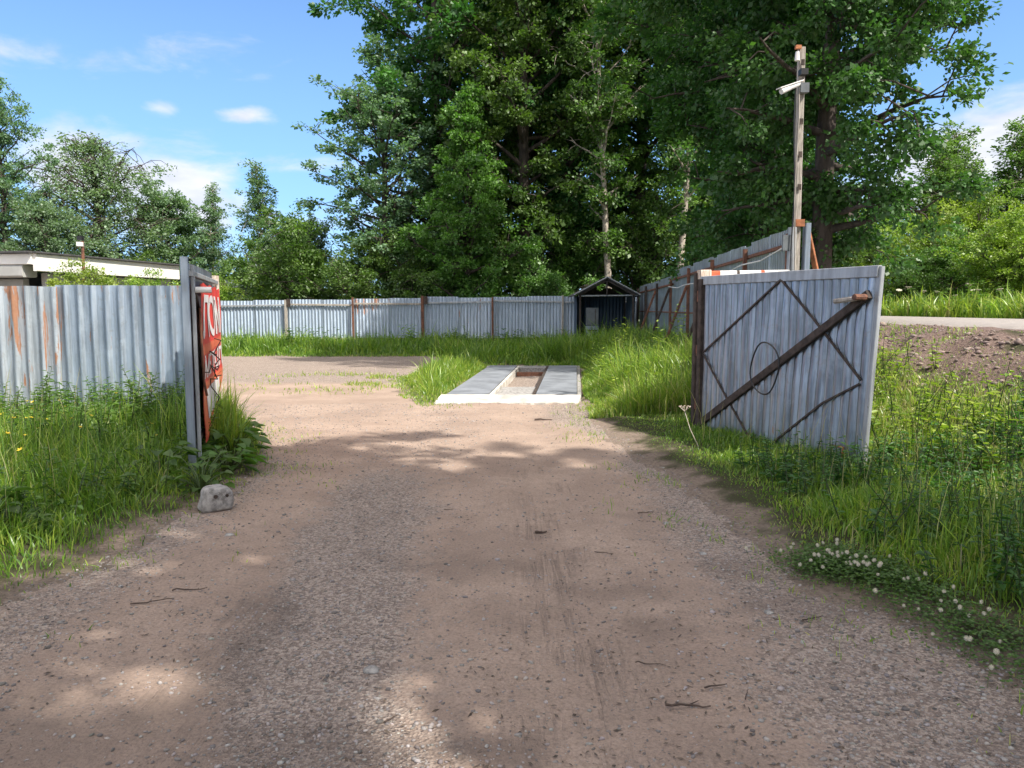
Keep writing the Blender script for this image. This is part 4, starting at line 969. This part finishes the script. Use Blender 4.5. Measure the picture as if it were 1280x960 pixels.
# clover heads as individuals
bm = bmesh.new()
for i in range(46):
    zc = 1-2*(i+.5)/46; a = i*2.4; rr_ = math.sqrt(max(0, 1-zc*zc)); dv = Vector((rr_*math.cos(a), rr_*math.sin(a), zc)); p = dv*.0085
    s_ = dv.cross(Vector((0, .2, 1))).normalized()*.0022; tip = dv*.0145+Vector((0, 0, .002))
    bm.faces.new([bm.verts.new(p-s_), bm.verts.new(p+s_), bm.verts.new(tip+s_*.6), bm.verts.new(tip-s_*.6)])
bmesh.ops.create_icosphere(bm, subdivisions=1, radius=.009)
head = bpy.data.meshes.new('flower_head'); bm.to_mesh(head); bm.free()
cf0 = empty('clover_flower'); hd = link('flower_head', head, M['petal'], cf0); hd.location = (0, 0, .11)
st = MB().tube([(0, 0, 0), (.006, .002, .06), (0, 0, .108)], .0013, 4).build('stalk', simple('stalk_green', (.08, .14, .03), .7, bump=0), cf0)
x, y = cl(g, 74)
for i in range(74):
    k = cf0 if i == 0 else dup(cf0, (0, 0, 0), 0)
    k.location = (x[i], y[i], float(height(np.array(x[i]), np.array(y[i])))+.0); k.rotation_euler = (g.normal(0, .15), g.normal(0, .15), g.uniform(0, 6)); s_ = g.uniform(.6, 1.0); k.scale = (s_, s_, s_)
    tag(k, 'small white clover flower in the patch at the right edge of the drive', 'flower', 'white clover flowers')
# yellow buttercup-like flowers
yf0 = empty('yellow_flower')
mb = MB()
for i in range(5):
    a = i*1.2566; b1 = a-.5; b2 = a+.5
    mb.v += [(0, 0, .42), (.012*math.cos(b1), .012*math.sin(b1), .426), (.02*math.cos(a), .02*math.sin(a), .43), (.012*math.cos(b2), .012*math.sin(b2), .426)]; k = i*4; mb.f.append((k, k+1, k+2, k+3))
mb.build('petals', M['yellow'], yf0); MB().tube([(0, 0, 0), (.02, 0, .2), (0, 0, .42)], .0016, 4).build('stalk', bpy.data.materials['stalk_green'], yf0)
for i in range(34):
    k = yf0 if i == 0 else dup(yf0, (0, 0, 0), 0)
    xx, yy = (g.uniform(-5.6, -4.3), g.uniform(6.5, 8.6)) if i % 3 else (g.uniform(-4.6, -3.3), g.uniform(5.6, 7.5))
    k.location = (xx, yy, float(height(np.array(xx), np.array(yy)))); k.rotation_euler = (g.normal(.2, .2), g.normal(0, .2), g.uniform(0, 6)); s_ = g.uniform(.8, 1.3); k.scale = (s_, s_, s_)
    tag(k, 'small yellow flower standing in the grass of the left verge', 'flower', 'yellow flowers in the left verge')

# individual taller plants
def plant(name, loc, h_, nl, ll, wr_, seed, label, cat, group, cols_=G_YEL, spread=.15, nst=3, tuft=False):
    g = np.random.default_rng(seed); root = empty(name, (loc[0], loc[1], float(height(np.array(loc[0]), np.array(loc[1])))-.01)); P_, D, Ln, paths = [], [], [], []
    for s_ in range(nst):
        hh = h_*g.uniform(.7, 1.05); l = np.array([g.normal(0, spread), g.normal(0, spread), 1.])*hh; b_ = np.array([g.normal(0, .05), g.normal(0, .05), 0])
        ts = np.linspace(.15, 1, nl); an = np.arange(nl)*2.4+g.uniform(0, 6)
        P_.append(b_+l*ts[:, None]); D.append(np.stack([np.cos(an), np.sin(an), g.uniform(.1, .8, nl)], -1)); Ln.append(ll*(1.2-.7*ts)*g.uniform(.75, 1.25, nl))
        paths.append((np.stack([b_, b_+l*.5+g.normal(0, .02, 3), b_+l]), np.array([.007, .005, .002])))
    P_, D, Ln = map(np.concatenate, (P_, D, Ln)); N = nrmz(g.normal(0, .25, P_.shape)+np.array([0, 0, 1]))
    V, F, kv = hex_leaves(P_, D, N, Ln, Ln*wr_*g.uniform(.8, 1.2, len(Ln)), .25)
    C = (np.array(cols_[0])+(np.array(cols_[1])-np.array(cols_[0]))*g.uniform(0, 1, (len(Ln), 1))); link('leaves', qmesh('leaves', V, F, np.repeat(C, kv, 0)), M['leaf'], root)
    tv, tf = tubes(paths, 5); link('stem', qmesh('stem', tv, tf, np.broadcast_to(np.array([[.08, .11, .03]]), tv.shape)), M['leaf'], root)
    return tag(root, label, cat, group)
plant('tall_weed', (2.5, 17.4), 1.25, 22, .15, .28, 1, 'tall yellow-green weed topping the sunlit clump left of the right fence', 'weed', 'tall weeds by the right fence', nst=6)
plant('tall_weed', (2.15, 18.2), 1.0, 20, .14, .28, 2, 'shorter yellow-green weed at the left side of the sunlit clump', 'weed', 'tall weeds by the right fence', nst=5)
plant('sapling', (3.3, 15.2), 1.45, 16, .16, .4, 3, 'thin sapling in front of the slanting props of the right fence', 'sapling', 'tall weeds by the right fence', nst=2)
plant('sapling', (3.6, 16.6), 1.3, 16, .16, .4, 4, 'leafy sapling close against the right fence', 'sapling', 'tall weeds by the right fence', nst=3)
plant('tall_weed', (-3.6, 28.6), .95, 16, .20, .4, 5, 'bright leafy bush-like weed before the far fence left of the pit', 'weed', 'weeds along the far fence', nst=7, spread=.3)
plant('tall_weed', (-2.0, 28.4), .8, 16, .20, .4, 6, 'dark leafy weed clump before the far fence in the tree shadow', 'weed', 'weeds along the far fence', G_MID, nst=7, spread=.3)
for i, (x, y, h_, lb) in enumerate([(-5.7, 9.3, .95, 'leafy weed against the rust-stained sheet of the left fence'), (-5.2, 9.5, .8, 'leafy weed just right of the rust-stained sheet'), (-4.7, 9.2, .9, 'leafy weed in the middle of the left fence foot'), (-4.3, 9.0, 1.0, 'tallest leafy weed in the gate shadow on the left fence'), (-3.9, 8.6, .85, 'leafy weed close behind the banner gate stile'), (-6.4, 9.4, .7, 'leafy weed at the left end of the fence in view')]):
    plant('tall_weed', (x, y), h_*.78, 26, .12, .3, 20+i, lb, 'weed', 'tall weeds along the left fence', G_MID, nst=9, spread=.22)
# burdock-like broad leaves by the gate
def rosette(loc, n, ll, seed, label):
    g = np.random.default_rng(seed); root = empty('burdock_plant', (loc[0], loc[1], float(height(np.array(loc[0]), np.array(loc[1]))))); an = np.arange(n)*2.4; h_ = g.uniform(.05, .30, n)
    P_ = np.stack([np.cos(an)*.16*g.uniform(.5, 1.6, n), np.sin(an)*.16*g.uniform(.5, 1.6, n), h_], -1); D = np.stack([np.cos(an), np.sin(an), g.uniform(-.2, .3, n)], -1)
    V, F, kv = hex_leaves(P_, D, nrmz(g.normal(0, .2, (n, 3))+np.array([0, 0, 1])), g.uniform(.7, 1.2, n)*ll, g.uniform(.7, 1.1, n)*ll*.75, .25)
    C = np.array([[.085, .155, .03]])*g.lognormal(0, .2, n)[:, None]; link('leaves', qmesh('leaves', V, F, np.repeat(C, kv, 0), True), M['leaf'], root)
    tv, tf = tubes([(np.stack([np.array([0, 0, -.02]), P_[i]*np.array([.5, .5, .7]), P_[i]]), np.array([.008, .006, .005])) for i in range(n)], 5); link('stalk', qmesh('stalk', tv, tf, np.broadcast_to(np.array([[.10, .14, .04]]), tv.shape)), M['leaf'], root)
    tag(root, label, 'plant', 'broad-leaved plants at the banner gate')
for i, (x, y, ll, lb) in enumerate([(-2.75, 7.35, .20, 'broad-leaved plant right of the gate stile, nearest the drive'), (-2.95, 8.0, .22, 'large broad-leaved plant below the banner gate leaf'), (-3.15, 8.7, .20, 'broad-leaved plant under the far half of the banner gate leaf'), (-2.7, 6.55, .15, 'low broad-leaved plant left of the concrete block'), (-3.2, 6.9, .18, 'broad-leaved plant on the fence side of the gate stile'), (-3.6, 5.1, .17, 'low broad-leaved plant at the front edge of the left verge')]):
    rosette((x, y), 34, ll*.8, 40+i, lb)
# hogweed-like umbels on the verge across the road
g = np.random.default_rng(77)
umb = empty('umbel_plant'); mb = MB()
for i in range(26):
    a = i*2.4; rr_ = .10*math.sqrt((i+.5)/26); mb.tube([(0, 0, .92), (rr_*math.cos(a), rr_*math.sin(a), 1.0)], .002, 3); mb.box((rr_*math.cos(a), rr_*math.sin(a), 1.0), .03, .03, .012)
mb.build('flower_head', M['petal'], umb); MB().tube([(0, 0, 0), (.01, 0, .93)], [.012, .005], 5).build('stem', bpy.data.materials['stalk_green'], umb)
for i in range(16):
    k = umb if i == 0 else dup(umb, (0, 0, 0), 0); yy = 20+i*.75+g.uniform(-.3, .3); k.location = (14.2+g.uniform(0, 1.1), yy, 1.3); s_ = g.uniform(.7, 1.15); k.scale = (s_, s_, s_); k.rotation_euler = (g.normal(0, .1), g.normal(0, .1), 0)
    tag(k, 'pale umbel flower plant on the verge beyond the road', 'flower', 'umbel flowers beyond the road')
# dry seed head by the right gate
sh_ = empty('dry_umbel', (1.95, 8.6, .02)); mb = MB().tube([(.16, -.08, 0), (.06, -.03, .22), (0, 0, .42)], .004, 5)
mb.build('stem', M['pale_wood'], sh_); mb = MB()
for i in range(9): a = i*.7; mb.tube([(0, 0, .42), (.06*math.cos(a), .06*math.sin(a), .47)], .002, 3).box((.06*math.cos(a), .06*math.sin(a), .475), .014, .014, .01)
mb.build('seed_head', M['pale_wood'], sh_); tag(sh_, 'single dry seed head leaning over the grass left of the right gate', 'plant')

# ------------------------------------------------------------------ stones and litter
ico = bmesh.new(); bmesh.ops.create_icosphere(ico, subdivisions=1, radius=.5); IV = np.array([v.co[:] for v in ico.verts]); IF = np.array([[v.index for v in f.verts] for f in ico.faces]); ico.free()
def stones(n, smp, smin, smax, seed, bright=(.14, .42)):
    g = np.random.default_rng(seed); x, y = smp(g, n); m_ = len(x); s_ = smin+(smax-smin)*g.beta(1, 5, m_)
    z = height(x, y); a = g.uniform(0, 6.28, m_); sc3 = np.stack([s_*g.uniform(.8, 1.4, m_), s_*g.uniform(.6, 1.0, m_), s_*g.uniform(.4, .7, m_)], -1)
    V = IV[None]*g.uniform(.75, 1.25, (m_, 12, 1))*sc3[:, None]; cs_, sn = np.cos(a)[:, None], np.sin(a)[:, None]
    V = np.stack([V[..., 0]*cs_-V[..., 1]*sn+x[:, None], V[..., 0]*sn+V[..., 1]*cs_+y[:, None], V[..., 2]+(z+sc3[:, 2]*.12)[:, None]], -1)
    F = (np.arange(m_)[:, None, None]*12+IF[None]).reshape(-1, 3); v = g.uniform(*bright, m_)[:, None]; C = v*np.array([[1, .93, .88]])*g.lognormal(0, .025, (m_, 3))
    return V.reshape(-1, 3), F, np.repeat(C, 12, 0)
def s_gr(g, n):
    x = g.uniform(-5, 3.2, n); y = 2.3+10.5*g.uniform(0, 1, n)**1.6; e = drive_sd(x, y)
    gv = np.clip(.9*np.exp(-((x+.78+.06*(y-4)+1.1*(fbm(x*.5,y*.5,57)-.47))/.48)**2)+.9*sst(x+.9*(fbm(x*.8,y*.8,58)-.47), .7, 1.6)+.8*sst(-x, 1.8, 2.4)+.26, 0, 1)
    k = (g.uniform(0, 1, n) < gv) & (e > -.12) & (np.abs(x) < .72*y+.5); return x[k], y[k]
V, F, C = stones(62000, s_gr, .006, .042, 401, (.12, .46))
tag(link('gravel', qmesh('gravel', V, F, C), M['stone']), 'loose gravel scattered over the dirt drive', 'gravel', kind='stuff')
def s_bank(g, n): x = g.uniform(5.0, 7.1, n); y = g.uniform(6.5, 24, n); return x, y
V, F, C = stones(2600, s_bank, .03, .16, 402, (.14, .34)); C = C*np.array([[1.05, .85, .78]])
tag(link('clods', qmesh('clods', V, F, C), M['stone']), 'soil clods and rubble on the bare bank below the road', 'rubble', kind='stuff')
g = np.random.default_rng(403); n = 5200; x = g.uniform(-4, 3, n); y = 2.3+7*g.uniform(0, 1, n)**1.4; k = (drive_sd(x, y) > -.3) & (fbm(x*1.4, y*1.4, 97) + .25*sst(x, .6, 1.6) > .47); x, y = x[k], y[k]
an = g.uniform(0, 6.28, len(x)); V, F, kv = quad_leaves(np.stack([x, y, height(x, y)+.006], -1), np.stack([np.cos(an), np.sin(an), g.normal(0, .15, len(x))], -1), nrmz(g.normal(0, .3, (len(x), 3))+np.array([0, 0, 1])), g.uniform(.008, .04, len(x)), g.uniform(.004, .013, len(x)))
C = np.array([[.09, .065, .045]])*g.lognormal(0, .35, len(x))[:, None]
tag(link('leaf_litter', qmesh('leaf_litter', V, F, np.repeat(C, kv, 0)), M['litter']), 'dark crumbs of bark and dry leaf on the drive', 'litter', kind='stuff')
# single stones and sticks
def rock(loc, s_, col, label):
    g = np.random.default_rng(int(abs(loc[0]*1000)+loc[1]*77)); bm = bmesh.new(); bmesh.ops.create_icosphere(bm, subdivisions=3, radius=.5)
    for v in bm.verts:
        q = v.co*2.2; v.co = Vector((v.co.x*s_, v.co.y*s_*.8, v.co.z*s_*.45))*(.8+.5*float(vnoise(q.x+loc[0]*9, q.y+q.z+5, 4)))
    me = bpy.data.meshes.new('stone'); bm.to_mesh(me); bm.free(); me.shade_smooth(); o_ = link('stone', me, M['concrete']); o_.location = (loc[0], loc[1], float(height(np.array(loc[0]), np.array(loc[1])))+s_*.06); tag(o_, label, 'stone', 'loose stones on the drive')
rock((-.62, 3.25), .07, None, 'flat pale stone set in the middle of the drive near the bottom'); rock((.55, 4.0), .035, None, 'small stone beside the tyre track right of the middle'); rock((1.35, 3.9), .05, None, 'grey stone among the gravel left of the clover patch'); rock((1.25, 4.9), .05, None, 'grey stone on the gravel strip at the right edge')
rock((1.15, 5.6), .045, None, 'pale stone farther up the right gravel strip'); rock((-2.0, 5.3), .06, None, 'pale stone on the left gravel edge below the concrete block')
def stick(x, y, ln, a, r_, seed, label, fork=False):
    g = np.random.default_rng(seed); n = 7; t_ = np.linspace(-.5, .5, n); pts = np.stack([t_*ln*math.cos(a)+g.normal(0, .012, n)*ln*2, t_*ln*math.sin(a)+g.normal(0, .012, n)*ln*2, .008+0*t_+np.abs(g.normal(0, .004, n))], -1)
    ps_ = [(pts, r_*np.linspace(1, .5, n))]
    if fork: ps_.append((np.stack([pts[3], pts[3]+np.array([math.cos(a+.7), math.sin(a+.7), .03])*ln*.3]), np.array([r_*.6, r_*.3])))
    tv, tf = tubes(ps_, 6); o_ = link('stick', qmesh('stick', tv, tf, None, True), M['twig']); o_.location = (x, y, float(height(np.array(x), np.array(y)))); tag(o_, label, 'stick', 'fallen sticks on the drive')
for i, s_ in enumerate([(.71, 2.95, .22, -.1, .007, 'thick dark stick near the bottom right of the drive', True), (.86, 3.10, .12, .3, .005, 'short bent stick above the thick one', False), (.97, 3.03, .10, 1.1, .004, 'thin stick standing across right of the thick one', False), (-1.83, 4.22, .22, .1, .006, 'long thin stick on the left wheel lane', False),
        (-1.95, 4.03, .26, .35, .005, 'slanting twig just below the long thin stick on the left', False), (.62, 3.32, .16, -.2, .004, 'thin twig left of the short bent stick', False), (-.47, 2.85, .08, .9, .005, 'short pale stub in the middle at the bottom', False), (.21, 5.42, .10, .05, .014, 'thick dark bark piece in the middle of the drive', False), (.45, 10.95, .32, -.1, .018, 'dark branch piece lying before the white ramp', False),
        (1.55, 3.82, .16, .4, .005, 'twig left of the clover patch', True), (-.5, 5.95, .09, .2, .004, 'small twig in the shade left of the bark piece', False), (.6, 4.9, .14, -.3, .004, 'fine twig right of the tyre track', False), (1.05, 5.9, .16, .2, .005, 'twig on the gravel strip near the right grass', True)]):
    stick(s_[0], s_[1], s_[2]*.85, s_[3], s_[4]*.8, 500+i, s_[5], s_[6])
